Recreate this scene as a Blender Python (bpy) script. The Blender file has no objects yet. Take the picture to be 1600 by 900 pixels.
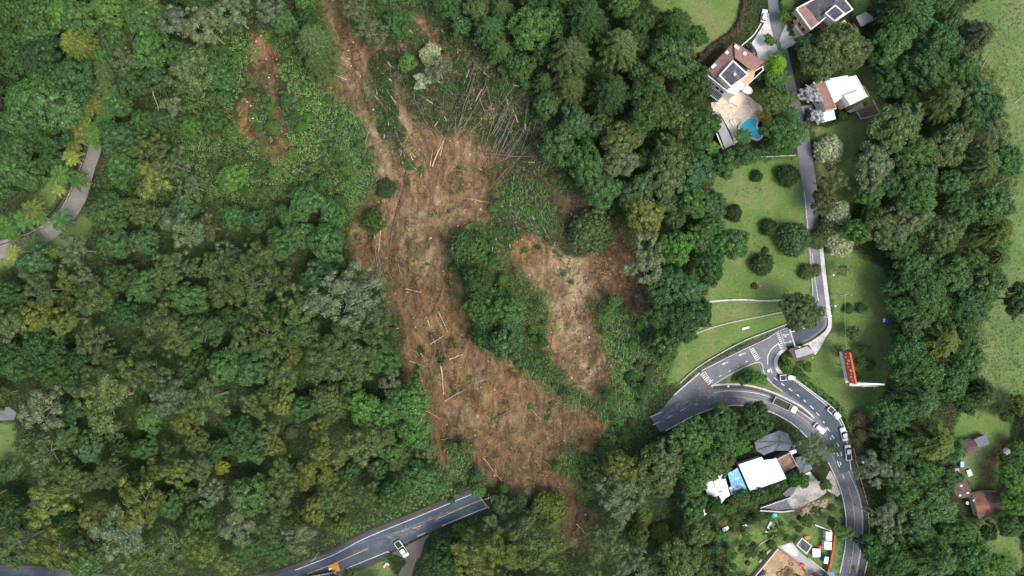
import bpy, bmesh, math, random
import numpy as np
from mathutils import Vector
C = bpy.context.scene.collection
SC = bpy.context.scene
R = random.Random(7)
NR = np.random.default_rng(11)

# ---------------------------------------------------------------- camera, light, exposure
H = 214.0            # metres the drone hovers above the origin
S = 0.08             # the hillside climbs 8 % towards the top of the picture
cam = bpy.data.cameras.new('camera'); co = bpy.data.objects.new('camera', cam); C.objects.link(co)
co.location = (0, 0, H); co.rotation_euler = (0, 0, 0)
cam.sensor_width = 36; cam.lens = 36*H/320.0; cam.clip_start = 1; cam.clip_end = 6000
SC.camera = co
SUN_EL, SUN_AZ = math.radians(58), math.radians(125)      # azimuth clockwise from +Y
w = bpy.data.worlds.new('World'); SC.world = w; w.use_nodes = True
wn = w.node_tree.nodes; wl = w.node_tree.links
sky = wn.new('ShaderNodeTexSky'); sky.sky_type = 'NISHITA'; sky.sun_disc = False
sky.sun_elevation = SUN_EL; sky.sun_rotation = SUN_AZ; sky.air_density = 1.0; sky.dust_density = 3.0; sky.ozone_density = 1.0
ov = wn.new('ShaderNodeHueSaturation'); ov.inputs['Saturation'].default_value = 0.85     # thin overcast greys the blue
wl.new(sky.outputs[0], ov.inputs['Color']); wl.new(ov.outputs[0], wn['Background'].inputs[0]); wn['Background'].inputs[1].default_value = 0.15
sun = bpy.data.lights.new('sun', 'SUN'); sun.energy = 1.35; sun.angle = math.radians(26); sun.color = (1.0, 0.955, 0.89)
so = bpy.data.objects.new('sun', sun); C.objects.link(so)
sd = Vector((math.cos(SUN_EL)*math.sin(SUN_AZ), math.cos(SUN_EL)*math.cos(SUN_AZ), math.sin(SUN_EL)))
so.rotation_euler = sd.to_track_quat('Z', 'Y').to_euler(); so.location = (0, 0, 60)
SC.view_settings.view_transform = 'Standard'; SC.view_settings.look = 'None'
SC.view_settings.gamma = 1; SC.view_settings.exposure = 0.92

# ---------------------------------------------------------------- helpers
def P(px, py, h=0.0):
    """the place in the world, h metres above the graded hillside, that the photo shows at px, py"""
    a = (px-800)*0.2/H; b = (450-py)*0.2/H
    y = b*(H-h)/(1+b*S); z = S*y+h
    return Vector((a*(H-z), y, z))
def PL(l, h=0.0): return [P(x, y, h) for x, y in l]

def hash2(ix, iy, seed):
    n = (ix.astype(np.int64)*374761393 + iy.astype(np.int64)*668265263 + seed*974634777) & 0xffffffff
    n = ((n ^ (n >> 13))*1274126177) & 0xffffffff
    return ((n ^ (n >> 16)) & 0xffff)/65535.0
def vnoise(x, y, seed=0):
    ix = np.floor(x); iy = np.floor(y); fx = x-ix; fy = y-iy
    fx = fx*fx*(3-2*fx); fy = fy*fy*(3-2*fy)
    ix = ix.astype(np.int64); iy = iy.astype(np.int64)
    a = hash2(ix, iy, seed); b = hash2(ix+1, iy, seed); c = hash2(ix, iy+1, seed); d = hash2(ix+1, iy+1, seed)
    return (a*(1-fx)+b*fx)*(1-fy)+(c*(1-fx)+d*fx)*fy
def fbm(x, y, seed=0, o=4):
    s = 0; a = 0.5
    for i in range(o):
        s = s+a*(vnoise(x, y, seed+i)-0.5)*2; x = x*2.03; y = y*2.03; a *= 0.5
    return s
def sdist(X, Y, polys):
    """signed distance in metres, positive inside any of the pixel polygons"""
    best = np.full(X.shape, -1e9)
    for poly in polys:
        pts = [P(*p) for p in poly]
        d = np.full(X.shape, 1e18); ins = np.zeros(X.shape, bool)
        for i in range(len(pts)):
            x0, y0 = pts[i][0], pts[i][1]; x1, y1 = pts[(i+1) % len(pts)][0], pts[(i+1) % len(pts)][1]
            ex, ey = x1-x0, y1-y0; L = ex*ex+ey*ey+1e-9
            t = np.clip(((X-x0)*ex+(Y-y0)*ey)/L, 0, 1)
            d = np.minimum(d, (X-x0-t*ex)**2+(Y-y0-t*ey)**2)
            if y0 != y1:
                c = ((y0 > Y) != (y1 > Y)) & (X < ex*(Y-y0)/ey+x0)
                ins ^= c
        d = np.sqrt(d); best = np.maximum(best, np.where(ins, d, -d))
    return best
def smooth(t): t = np.clip(t, 0, 1); return t*t*(3-2*t)

class MB:
    def __init__(s): s.v = []; s.f = []
    def add(s, v, f):
        n = len(s.v); s.v += [tuple(p) for p in v]; s.f += [tuple(i+n for i in q) for q in f]; return s
    def box(s, c, size, rz=0, ry=0):
        hx, hy, hz = size[0]/2, size[1]/2, size[2]/2; cs, sn = math.cos(rz), math.sin(rz); v = []
        for z in (-hz, hz):
            for x, y in ((-hx, -hy), (hx, -hy), (hx, hy), (-hx, hy)):
                x2 = x*math.cos(ry)+z*math.sin(ry); z2 = -x*math.sin(ry)+z*math.cos(ry)
                v.append((c[0]+x2*cs-y*sn, c[1]+x2*sn+y*cs, c[2]+z2))
        return s.add(v, [(3, 2, 1, 0), (4, 5, 6, 7), (0, 1, 5, 4), (1, 2, 6, 5), (2, 3, 7, 6), (3, 0, 4, 7)])
    def prism(s, top, bot):
        """top: list of points counter-clockwise or clockwise; bot: z value or list of points"""
        n = len(top); A = sum(top[i][0]*top[(i+1) % n][1]-top[(i+1) % n][0]*top[i][1] for i in range(n))
        if A < 0:
            top = top[::-1]
            if not isinstance(bot, (int, float)): bot = bot[::-1]
        if isinstance(bot, (int, float)): bot = [(p[0], p[1], bot) for p in top]
        return s.add(list(bot)+list(top), [tuple(range(n-1, -1, -1)), tuple(range(n, 2*n))]+[(i, (i+1) % n, n+(i+1) % n, n+i) for i in range(n)])
    def tube(s, pts, rad, n=6, cap=True):
        pts = [Vector(p) for p in pts]; v = []; f = []
        for i, p in enumerate(pts):
            d = (pts[min(i+1, len(pts)-1)]-pts[max(i-1, 0)]); d = d.normalized() if d.length > 1e-6 else Vector((0, 0, 1))
            u = d.cross(Vector((0, 0, 1))); u = d.cross(Vector((0, 1, 0))) if u.length < 0.2 else u
            u.normalize(); k = d.cross(u); r = rad[i] if hasattr(rad, '__len__') else rad
            for j in range(n):
                a = 2*math.pi*j/n; v.append(p+u*math.cos(a)*r+k*math.sin(a)*r)
        for i in range(len(pts)-1):
            for j in range(n): f.append((i*n+j, i*n+(j+1) % n, (i+1)*n+(j+1) % n, (i+1)*n+j))
        if cap: f.append(tuple(range(n-1, -1, -1))); f.append(tuple(range((len(pts)-1)*n, len(pts)*n)))
        return s.add(v, f)
    def ribbon(s, pts, width, thick=0.0):
        """flat strip along 3-D points; with thick > 0 a solid kerb"""
        L = []; Q = []; n = len(pts)
        for i, p in enumerate(pts):
            d = Vector(pts[min(i+1, n-1)])-Vector(pts[max(i-1, 0)]); d.z = 0
            d.normalize(); k = Vector((-d.y, d.x, 0))*width/2
            L.append(Vector(p)+k); Q.append(Vector(p)-k)
        if thick <= 0:
            return s.add(L+Q, [(i, n+i, n+i+1, i+1) for i in range(n-1)])
        up = Vector((0, 0, thick)); v = L+Q+[p+up for p in L]+[p+up for p in Q]
        f = []
        for i in range(n-1):
            f += [(2*n+i, 3*n+i, 3*n+i+1, 2*n+i+1), (i, 2*n+i, 2*n+i+1, i+1), (n+i+1, 3*n+i+1, 3*n+i, n+i)]
        f += [(0, n, 3*n, 2*n), (n-1, 3*n-1, 4*n-1, 2*n-1)]
        return s.add(v, f)
    def disc(s, c, r, z0, z1, n=16):
        return s.prism([(c[0]+r*math.cos(2*math.pi*i/n), c[1]+r*math.sin(2*math.pi*i/n), z1) for i in range(n)], z0)
    def build(s, name, mat, parent=None, smooth=False, bevel=0):
        me = bpy.data.meshes.new(name); b = Vector(parent['_base']) if parent is not None and '_base' in parent else Vector((0, 0, 0))
        me.from_pydata([(p[0]-b.x, p[1]-b.y, p[2]-b.z) for p in s.v], [], s.f); me.update()
        if bevel:
            bm = bmesh.new(); bm.from_mesh(me); bmesh.ops.bevel(bm, geom=bm.edges[:], offset=bevel, segments=2, affect='EDGES', profile=0.6); bm.to_mesh(me); bm.free()
        if smooth: me.polygons.foreach_set('use_smooth', [True]*len(me.polygons))
        me.materials.append(mat); o = bpy.data.objects.new(name, me); C.objects.link(o)
        if parent is not None: o.parent = parent
        return o
def thing(name, label, cat, loc, group=None, rz=0, local=False):
    o = bpy.data.objects.new(name, None); C.objects.link(o); o.location = loc; o.rotation_euler = (0, 0, rz)
    o.empty_display_size = 0.5; o['label'] = label; o['category'] = cat
    if group: o['group'] = group
    if not local: o['_base'] = tuple(loc)
    return o
def tag(o, label, cat, group=None):
    o['label'] = label; o['category'] = cat
    if group: o['group'] = group
    return o
def rebase(o):
    """move a single-mesh thing's origin to the foot of its mesh"""
    n = len(o.data.vertices); a = np.empty(n*3, np.float32); o.data.vertices.foreach_get('co', a); a = a.reshape(-1, 3)
    c = np.array([(a[:, 0].min()+a[:, 0].max())/2, (a[:, 1].min()+a[:, 1].max())/2, a[:, 2].min()], np.float32)
    o.data.vertices.foreach_set('co', (a-c).ravel()); o.location = [float(q) for q in c]; return o
def struct(o): o['kind'] = 'structure'; return o
def stuff(o): o['kind'] = 'stuff'; return o
def spline(pts, k=6):
    out = []; n = len(pts)
    for i in range(n-1):
        p0, p1, p2, p3 = pts[max(i-1, 0)], pts[i], pts[i+1], pts[min(i+2, n-1)]
        for j in range(k):
            t = j/k
            out.append(tuple(0.5*((2*p1[c])+(-p0[c]+p2[c])*t+(2*p0[c]-5*p1[c]+4*p2[c]-p3[c])*t*t+(-p0[c]+3*p1[c]-3*p2[c]+p3[c])*t**3) for c in range(2)))
    out.append(tuple(pts[-1])); return out
def npmesh(name, V, tris, quads, mat, smooth_tris=False, attrs=None):
    """fast mesh from numpy arrays"""
    me = bpy.data.meshes.new(name); me.vertices.add(len(V)); me.vertices.foreach_set('co', np.asarray(V, np.float32).ravel())
    nt = 0 if tris is None else len(tris); nq = 0 if quads is None else len(quads)
    loops = np.concatenate([np.asarray(tris, np.int32).ravel() if nt else np.empty(0, np.int32), np.asarray(quads, np.int32).ravel() if nq else np.empty(0, np.int32)])
    me.loops.add(len(loops)); me.loops.foreach_set('vertex_index', loops)
    st = np.concatenate([np.arange(nt)*3, nt*3+np.arange(nq)*4]).astype(np.int32)
    me.polygons.add(nt+nq); me.polygons.foreach_set('loop_start', st)
    if smooth_tris: me.polygons.foreach_set('use_smooth', np.concatenate([np.ones(nt, bool), np.zeros(nq, bool)]))
    for k, (kind, arr) in (attrs or {}).items():
        at = me.attributes.new(k, kind, 'POINT')
        at.data.foreach_set('color' if kind == 'FLOAT_COLOR' else 'value', np.asarray(arr, np.float32).ravel())
    me.update(calc_edges=True); me.materials.append(mat)
    return me

# ---------------------------------------------------------------- materials
class NT:
    def __init__(s, name):
        s.m = bpy.data.materials.new(name); s.m.use_nodes = True; s.t = s.m.node_tree; s.b = s.t.nodes['Principled BSDF']
        s.b.inputs['Specular IOR Level'].default_value = 0.25
    def n(s, t, **k):
        o = s.t.nodes.new(t)
        for a, b in k.items(): setattr(o, a, b)
        return o
    def l(s, a, b): s.t.links.new(a, b)
    def noise(s, scale, detail=4, coord=None, rough=0.55, dist=0):
        o = s.n('ShaderNodeTexNoise'); o.inputs['Scale'].default_value = scale; o.inputs['Detail'].default_value = detail
        o.inputs['Roughness'].default_value = rough; o.inputs['Distortion'].default_value = dist
        s.l(coord if coord is not None else s.pos(), o.inputs['Vector']); return o.outputs['Fac']
    def pos(s):
        if not hasattr(s, '_p'): s._p = s.n('ShaderNodeNewGeometry').outputs['Position']
        return s._p
    def ramp(s, fac, stops, interp='LINEAR'):
        o = s.n('ShaderNodeValToRGB'); o.color_ramp.interpolation = interp; e = o.color_ramp.elements
        while len(e) < len(stops): e.new(0.5)
        for q, (p, c) in zip(e, stops): q.position = p; q.color = (c if len(c) == 4 else (*c, 1)) if hasattr(c, '__len__') else (c, c, c, 1)
        s.l(fac, o.inputs[0]); return o.outputs[0]
    def mix(s, fac, a, b, mode='MIX'):
        o = s.n('ShaderNodeMix'); o.data_type = 'RGBA'; o.blend_type = mode
        for i, v in ((0, fac), (6, a), (7, b)):
            if hasattr(v, 'links') or hasattr(v, 'is_linked'): s.l(v, o.inputs[i])
            else: o.inputs[i].default_value = (*v, 1) if hasattr(v, '__len__') else v
        return o.outputs[2]
    def math(s, op, a, b=0.0, c=0.0):
        o = s.n('ShaderNodeMath', operation=op)
        for i, v in enumerate((a, b, c)):
            if hasattr(v, 'is_linked'): s.l(v, o.inputs[i])
            else: o.inputs[i].default_value = v
        return o.outputs[0]
    def attr(s, name):
        o = s.n('ShaderNodeAttribute'); o.attribute_name = name; return o
    def bump(s, hgt, strength=0.5, dist=0.1):
        o = s.n('ShaderNodeBump'); o.inputs['Strength'].default_value = strength; o.inputs['Distance'].default_value = dist
        s.l(hgt, o.inputs['Height']); s.l(o.outputs[0], s.b.inputs['Normal'])
    def color(s, c): s.l(c, s.b.inputs['Base Color']); return s
def mat(name, col, rough=0.7, var=0.25, scale=0.6, metal=0.0, bump=0.0, dirt=None, fine=6.0):
    t = NT(name); t.b.inputs['Roughness'].default_value = rough; t.b.inputs['Metallic'].default_value = metal
    a = t.noise(scale, 5); b = t.noise(fine, 3)
    f = t.math('ADD', t.math('MULTIPLY', a, 0.6), t.math('MULTIPLY', b, 0.4))
    lo = tuple(c*(1-var) for c in col); hi = tuple(min(1, c*(1+var)) for c in col)
    c = t.ramp(f, [(0.36, lo), (0.64, hi)])
    if dirt:
        d = t.ramp(t.noise(scale*1.7, 6, dist=1.0), [(0.5, 0.0), (0.68, 1.0)])
        c = t.mix(d, c, dirt)
    t.color(c)
    if bump: t.bump(t.noise(fine*1.5, 4), 0.6, bump)
    return t.m
def filmmat(name, col, lo=0.45, hi=0.62, sc=0.5):
    """dried mud or dust lying in patches on the road: bare between them"""
    t = NT(name); mp = t.n('ShaderNodeMapping'); mp.inputs['Scale'].default_value = (0.6, 1.6, 1); mp.inputs['Rotation'].default_value = (0, 0, -.45); t.l(t.pos(), mp.inputs[0])
    t.color(t.ramp(t.noise(2.0, 5), [(0.3, tuple(c*.75 for c in col)), (0.7, col)])); t.b.inputs['Roughness'].default_value = .9
    al = t.ramp(t.noise(sc, 7, coord=mp.outputs[0], rough=.7, dist=1.2), [(lo, 0.0), (hi, 0.55)]); t.l(al, t.b.inputs['Alpha']); return t.m
def leafmat(name):
    t = NT(name); oi = t.n('ShaderNodeObjectInfo'); g = t.n('ShaderNodeNewGeometry')
    ri = g.outputs['Random Per Island']
    base = oi.outputs['Color']
    v = t.ramp(ri, [(0.0, 0.70), (0.5, 1.05), (0.85, 1.40), (1.0, 2.1)])
    c = t.mix(1.0, base, v, 'MULTIPLY')
    hs = t.n('ShaderNodeHueSaturation'); t.l(c, hs.inputs['Color'])
    t.l(t.math('ADD', 0.485, t.math('MULTIPLY', t.noise(0.35, 3), 0.05)), hs.inputs['Hue'])
    t.l(t.math('ADD', 0.7, t.math('MULTIPLY', t.noise(0.9, 4), 0.6)), hs.inputs['Value'])
    t.b.inputs['Roughness'].default_value = 0.6; t.b.inputs['Specular IOR Level'].default_value = 0.12
    t.l(hs.outputs[0], t.b.inputs['Base Color'])
    tr = t.n('ShaderNodeBsdfTranslucent'); t.l(hs.outputs[0], tr.inputs['Color'])
    ms = t.n('ShaderNodeMixShader'); ms.inputs[0].default_value = 0.4
    t.l(t.b.outputs[0], ms.inputs[1]); t.l(tr.outputs[0], ms.inputs[2]); t.l(ms.outputs[0], t.t.nodes['Material Output'].inputs['Surface'])
    return t.m
def tintmat(name, rough=0.6):
    """leaf material whose colour is a per-plant attribute (for ground cover)"""
    t = NT(name); a = t.attr('tint').outputs['Color']; g = t.n('ShaderNodeNewGeometry')
    v = t.ramp(g.outputs['Random Per Island'], [(0.0, 0.68), (0.6, 1.0), (1.0, 1.45)])
    c = t.mix(1.0, a, v, 'MULTIPLY'); t.color(c); t.b.inputs['Roughness'].default_value = rough; t.b.inputs['Specular IOR Level'].default_value = 0.1
    return t.m
M = {}
M['leaf'] = leafmat('foliage'); M['tint'] = tintmat('ground_plants')
M['bark'] = mat('bark', (0.30, 0.26, 0.21), 0.85, 0.35, 1.5, bump=0.03)
M['bark_dark'] = mat('bark_dark', (0.12, 0.09, 0.07), 0.9, 0.35, 1.5, bump=0.03)
M['split_wood'] = mat('split_wood', (0.50, 0.38, 0.26), 0.8, 0.3, 1.2, dirt=(0.25, 0.15, 0.08))
M['wood_mid'] = mat('weathered_wood', (0.27, 0.20, 0.14), 0.85, 0.3, 1.2, dirt=(0.2, 0.11, 0.06))
M['wood_grey'] = mat('grey_wood', (0.19, 0.17, 0.145), 0.85, 0.35, 1.2)
M['white_line'] = mat('road_paint_white', (0.62, 0.63, 0.62), 0.6, 0.18, 1.2, dirt=(0.3, 0.3, 0.3))
M['yellow_line'] = mat('road_paint_yellow', (0.55, 0.36, 0.14), 0.6, 0.2, 1.0, dirt=(0.3, 0.25, 0.2))
M['concrete'] = mat('concrete', (0.42, 0.39, 0.34), 0.85, 0.18, 0.35, dirt=(0.24, 0.21, 0.17), bump=0.01)
M['concrete_pale'] = mat('concrete_pale', (0.56, 0.54, 0.50), 0.85, 0.15, 0.5, dirt=(0.36, 0.34, 0.31))
M['stone'] = mat('stone', (0.42, 0.38, 0.31), 0.85, 0.3, 1.5, dirt=(0.12, 0.15, 0.06))
M['white_wall'] = mat('white_plaster', (0.72, 0.68, 0.62), 0.8, 0.08, 0.8)
M['peach_wall'] = mat('peach_plaster', (0.58, 0.33, 0.20), 0.8, 0.12, 0.5)
M['cream_wall'] = mat('cream_plaster', (0.66, 0.55, 0.44), 0.8, 0.12, 0.5)
M['brick'] = mat('old_brick', (0.30, 0.15, 0.10), 0.85, 0.25, 1.5)
M['glass'] = mat('dark_glass', (0.02, 0.03, 0.04), 0.12, 0.2, 1)
M['dark'] = mat('dark_rubber', (0.02, 0.02, 0.022), 0.6, 0.2, 2)
M['metal'] = mat('grey_metal', (0.35, 0.36, 0.38), 0.5, 0.15, 1, metal=0.3)
M['car_white'] = mat('white_car_paint', (0.74, 0.75, 0.76), 0.25, 0.03, 1)
M['car_dark'] = mat('dark_car_paint', (0.03, 0.04, 0.05), 0.2, 0.1, 1)
M['car_cream'] = mat('cream_truck_paint', (0.62, 0.55, 0.42), 0.35, 0.06, 1)
M['red_light'] = mat('red_lens', (0.35, 0.01, 0.01), 0.3, 0.1, 2)
M['lamp'] = mat('clear_lens', (0.7, 0.7, 0.65), 0.15, 0.05, 2)
M['dark_slab'] = mat('dark_roof_slab', (0.055, 0.052, 0.062), 0.75, 0.35, 0.35, dirt=(0.16, 0.16, 0.17))
M['white_roof'] = mat('white_roof_coating', (0.76, 0.77, 0.79), 0.6, 0.06, 0.5, dirt=(0.60, 0.61, 0.64))
M['white_sheet'] = mat('white_metal_sheet', (0.86, 0.87, 0.88), 0.45, 0.03, 0.6)
M['blue_tarp'] = mat('blue_tarp', (0.07, 0.32, 0.62), 0.45, 0.3, 0.7, dirt=(0.5, 0.62, 0.72))
M['blue'] = mat('blue_plastic', (0.02, 0.16, 0.55), 0.4, 0.15, 1)
M['net'] = mat('grey_shade_net', (0.13, 0.145, 0.165), 0.8, 0.18, 0.5, bump=0.02)
M['tarp_dark'] = mat('dark_plastic_sheet', (0.06, 0.065, 0.075), 0.45, 0.4, 0.8)
M['red'] = mat('red_plastic', (0.6, 0.06, 0.03), 0.5, 0.2, 1.5)
M['orange'] = mat('orange_banner', (0.72, 0.10, 0.02), 0.5, 0.15, 0.8)
M['ochre'] = mat('ochre_board', (0.55, 0.25, 0.04), 0.6, 0.15, 0.8)
M['rust_wall'] = mat('rusty_red_fence', (0.33, 0.10, 0.045), 0.8, 0.25, 1.2)
M['wood_dark'] = mat('dark_timber', (0.11, 0.075, 0.055), 0.75, 0.25, 1.2)
M['terrace'] = mat('terrace_paving', (0.62, 0.51, 0.40), 0.8, 0.18, 0.9, dirt=(0.40, 0.30, 0.21))
M['deck_grey'] = mat('grey_sheet_roof', (0.30, 0.30, 0.29), 0.6, 0.12, 0.6)
M['sand'] = mat('sandy_floor', (0.36, 0.25, 0.13), 0.9, 0.25, 0.4, dirt=(0.16, 0.10, 0.06), bump=0.03)
M['dirt'] = mat('bare_dirt', (0.22, 0.14, 0.09), 0.9, 0.3, 0.5, dirt=(0.32, 0.24, 0.17), bump=0.04)
M['rubble'] = mat('rubble_stone', (0.36, 0.26, 0.18), 0.9, 0.4, 1.5)
M['white_stone'] = mat('pale_rock', (0.60, 0.57, 0.52), 0.85, 0.2, 2)
M['yellow'] = mat('yellow_paint', (0.70, 0.62, 0.06), 0.5, 0.2, 1.5)
M['skin'] = mat('skin', (0.32, 0.17, 0.11), 0.6, 0.1, 4)
M['cloth_white'] = mat('white_shirt', (0.7, 0.7, 0.7), 0.8, 0.1, 4)
M['cloth_dark'] = mat('dark_trousers', (0.03, 0.035, 0.05), 0.8, 0.1, 4)
M['hair'] = mat('dark_hair', (0.015, 0.012, 0.01), 0.7, 0.1, 4)
def tilemat(name, cols, ang, sc=2.0):
    t = NT(name); mp = t.n('ShaderNodeMapping'); mp.inputs['Rotation'].default_value = (0, 0, ang); t.l(t.pos(), mp.inputs[0])
    wv = t.n('ShaderNodeTexWave'); wv.inputs['Scale'].default_value = sc; wv.inputs['Distortion'].default_value = 0.6; t.l(mp.outputs[0], wv.inputs[0])
    vo = t.n('ShaderNodeTexVoronoi'); vo.inputs['Scale'].default_value = 1.1; t.l(mp.outputs[0], vo.inputs['Vector'])
    f = t.math('ADD', t.math('MULTIPLY', t.noise(0.5, 5), 0.6), t.math('MULTIPLY', t.noise(5, 2), 0.4))
    c = t.ramp(f, [(0.35, cols[0]), (0.5, cols[1]), (0.66, cols[2])])
    c = t.mix(t.ramp(vo.outputs['Color'], [(0.2, 0.0), (0.9, 0.45)]), c, cols[2])
    c = t.mix(t.math('MULTIPLY', wv.outputs['Fac'], 0.3), c, tuple(k*0.5 for k in cols[0]))
    t.color(c); t.b.inputs['Roughness'].default_value = 0.85; t.bump(wv.outputs['Fac'], 0.6, 0.06); return t.m
M['tile_pink'] = tilemat('terracotta_tiles', [(0.21, 0.105, 0.085), (0.30, 0.16, 0.13), (0.38, 0.23, 0.195)], 0.65)
M['tile_red'] = tilemat('orange_clay_tiles', [(0.10, 0.05, 0.038), (0.20, 0.10, 0.065), (0.36, 0.20, 0.13)], 0.2)
M['tile_brown'] = tilemat('old_brown_tiles', [(0.06, 0.04, 0.035), (0.11, 0.07, 0.058), (0.2, 0.13, 0.11)], 0.3)
# ---------------------------------------------------------------- terrain
SOIL = [[(490,-30),(535,-30),(540,0),(545,30),(560,55),(600,72),(612,70),(590,95),(575,130),(588,180),(610,215),(632,258),(640,240),(628,205),(618,165),(612,140),(624,128),(632,150),(645,185),(665,200),(700,205),(712,200),(735,205),(760,225),(790,245),(795,265),(775,290),(775,310),(760,345),(730,355),(705,370),(700,395),(705,420),(718,435),(725,475),(740,520),(770,550),(800,572),(850,598),(890,625),(930,645),(945,665),(940,688),(915,703),(870,712),(862,728),(880,742),(905,762),(922,800),(930,840),(905,868),(880,862),(870,830),(855,785),(810,765),(755,762),(742,725),(735,700),(720,690),(695,690),(706,735),(690,725),(676,690),(668,665),(655,640),(636,600),(628,560),(640,520),(620,495),(604,470),(592,440),(565,425),(548,405),(545,360),(560,320),(590,285),(583,232),(562,190),(535,155),(510,150),(508,125),(528,112),(520,80),(505,40)],
 [(635,18),(665,20),(690,60),(703,100),(690,95),(665,60)],
 [(868,300),(905,305),(940,335),(975,370),(1000,420),(1012,470),(1008,503),(985,490),(960,468),(935,465),(928,480),(940,520),(955,570),(952,605),(922,620),(890,600),(866,575),(850,545),(858,500),(848,460),(822,432),(790,405),(795,375),(830,368),(870,382),(885,400),(905,400),(925,390),(915,360),(880,330)],
 [(392,48),(412,50),(432,85),(437,112),(428,122),(412,116),(398,128),(384,108),(386,75)],
 [(376,160),(392,150),(402,160),(398,190),(404,215),(398,236),(384,222),(368,192)], [(420,122),(434,120),(432,150),(440,172),(444,205),(436,212),(430,185),(424,150)], [(404,222),(416,214),(430,222),(440,210),(450,235),(446,262),(432,276),(424,250),(410,246)],
 [(1128,815),(1150,805),(1165,815),(1170,830),(1150,832)],
 [(1530,770),(1545,700),(1560,690),(1562,720),(1548,745),(1545,770)],
 [(1544,700),(1560,690),(1596,694),(1610,720),(1580,715),(1570,722),(1555,712)]]
LAWN = [[(1005,-30),(1168,-30),(1158,20),(1145,45),(1118,75),(1095,92),(1082,80),(1062,62),(1030,40)],
 [(1105,262),(1250,243),(1258,330),(1266,420),(1270,490),(1238,500),(1225,515),(1150,540),(1100,568),(1062,602),(1040,600),(1056,545),(1085,500),(1110,440),(1125,380),(1118,320)],
 [(1322,98),(1362,104),(1392,175),(1362,208),(1338,240),(1345,300),(1322,345),(1335,392),(1385,420),(1398,500),(1395,560),(1375,640),(1342,705),(1334,680),(1305,628),(1262,600),(1232,590),(1215,570),(1240,545),(1300,520),(1302,490),(1290,400),(1280,300),(1270,200),(1288,190),(1330,180),(1320,140)],
 [(1205,-30),(1246,-30),(1240,10),(1230,50),(1218,56)], [(1330,-30),(1364,-30),(1352,28),(1335,25)],
 [(1166,140),(1200,150),(1206,180),(1185,172)],
 [(1112,604),(1154,575),(1186,566),(1194,584),(1206,602),(1222,614),(1170,603)],
 [(1120,800),(1150,812),(1185,812),(1300,775),(1314,790),(1317,850),(1306,930),(1120,930),(1140,860)],
 [(1500,640),(1585,640),(1575,690),(1560,700),(1565,760),(1520,770),(1500,730),(1480,700)],
 [(1505,810),(1590,800),(1600,900),(1540,900)],
 [(130,190),(122,240),(105,290),(78,330),(45,355),(-30,375),(-30,345),(30,330),(70,290),(98,240)],
 [(540,905),(566,880),(606,874),(618,905)], [(-30,658),(22,662),(32,720),(-30,740)],[(1225,590),(1262,600),(1330,700),(1300,640)],
 [(60,385),(130,335),(150,330),(140,370),(90,400),(-30,430),(-30,408)]]
MEADOW = [[(1530,-40),(1760,-40),(1760,700),(1600,640),(1545,650),(1515,600),(1530,490),(1560,400),(1572,250),(1550,140),(1520,90),(1492,30)]]
FLAT = [[(1085,-60),(1400,-60),(1410,200),(1390,300),(1410,450),(1410,700),(1380,960),(1080,960),(1080,740),(1005,700),(1000,640),(1050,560),(1095,470),(1090,250)],
 [(-80,870),(300,885),(450,860),(600,810),(765,750),(785,800),(700,870),(640,960),(-80,960)],
 [(-80,340),(60,340),(105,270),(125,200),(160,100),(200,0),(250,-60),(290,-60),(230,40),(190,130),(170,210),(150,320),(100,390),(-80,430)],
 [(1470,640),(1640,640),(1640,830),(1470,830)], [(-60,620),(40,620),(40,700),(-60,700)]]
def terr(X, Y):
    k = 1-smooth((sdist(X, Y, FLAT)+12)/11.0)
    ss = sdist(X, Y, SOIL[:7])
    n = 2.2*fbm(X/45+3, Y/45+9, 5, 3)+0.5*fbm(X/9, Y/9, 21, 3)
    # the slide has eaten into the slope, its floor is furrowed downhill
    dep = smooth((ss+0.5)/5.0)
    fl = -np.abs(fbm(X/5.0+1.5*fbm(X/15, Y/15, 3), Y/17.0, 41, 4))*1.5+.4+fbm(X/1.8, Y/1.8, 51, 3)*0.4+fbm(X/8, Y/8, 61, 3)*1.0
    return S*Y+k*(n-2.4*dep+dep*fl)
xs = np.arange(-176, 176.01, 0.5); ys = np.arange(-102, 102.01, 0.5)
g = np.array([4, 10, 20, 40, 80, 160, 320, 640, 1280, 2600.0])
xs = np.concatenate([xs[0]-g[::-1], xs, xs[-1]+g]); ys = np.concatenate([ys[0]-g[::-1], ys, ys[-1]+g])
GX, GY = np.meshgrid(xs, ys); GZ = terr(GX, GY)
far = smooth((np.maximum(np.abs(GX)-200, np.abs(GY)-130))/800.0); GZ = GZ*(1-far)+far*(10+12*fbm(GX/300, GY/300, 8, 3))
# Only the fine part is kept for look-ups
def T(x, y):
    i = np.clip((np.asarray(x)+176)/0.5, 0, 703.999); j = np.clip((np.asarray(y)+102)/0.5, 0, 407.999)
    i0 = i.astype(int) if hasattr(i, 'astype') else int(i); j0 = j.astype(int) if hasattr(j, 'astype') else int(j)
    fi = i-i0; fj = j-j0; o = 10
    a = GZ[j0+o, i0+o]; b = GZ[j0+o, i0+o+1]; c = GZ[j0+o+1, i0+o]; d = GZ[j0+o+1, i0+o+1]
    return (a*(1-fi)+b*fi)*(1-fj)+(c*(1-fi)+d*fi)*fj
def PT(px, py, h=0.0):
    """world point h metres above the real ground that the photo shows at px, py"""
    a = (px-800)*0.2/H; b = (450-py)*0.2/H; z = S*b*H+h
    for _ in range(4):
        x = a*(H-z); y = b*(H-z); z = float(T(x, y))+h
    return Vector((x, y, z))
sd_soil = sdist(GX, GY, SOIL); sd_lawn = sdist(GX, GY, LAWN); sd_mead = sdist(GX, GY, MEADOW)
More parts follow.
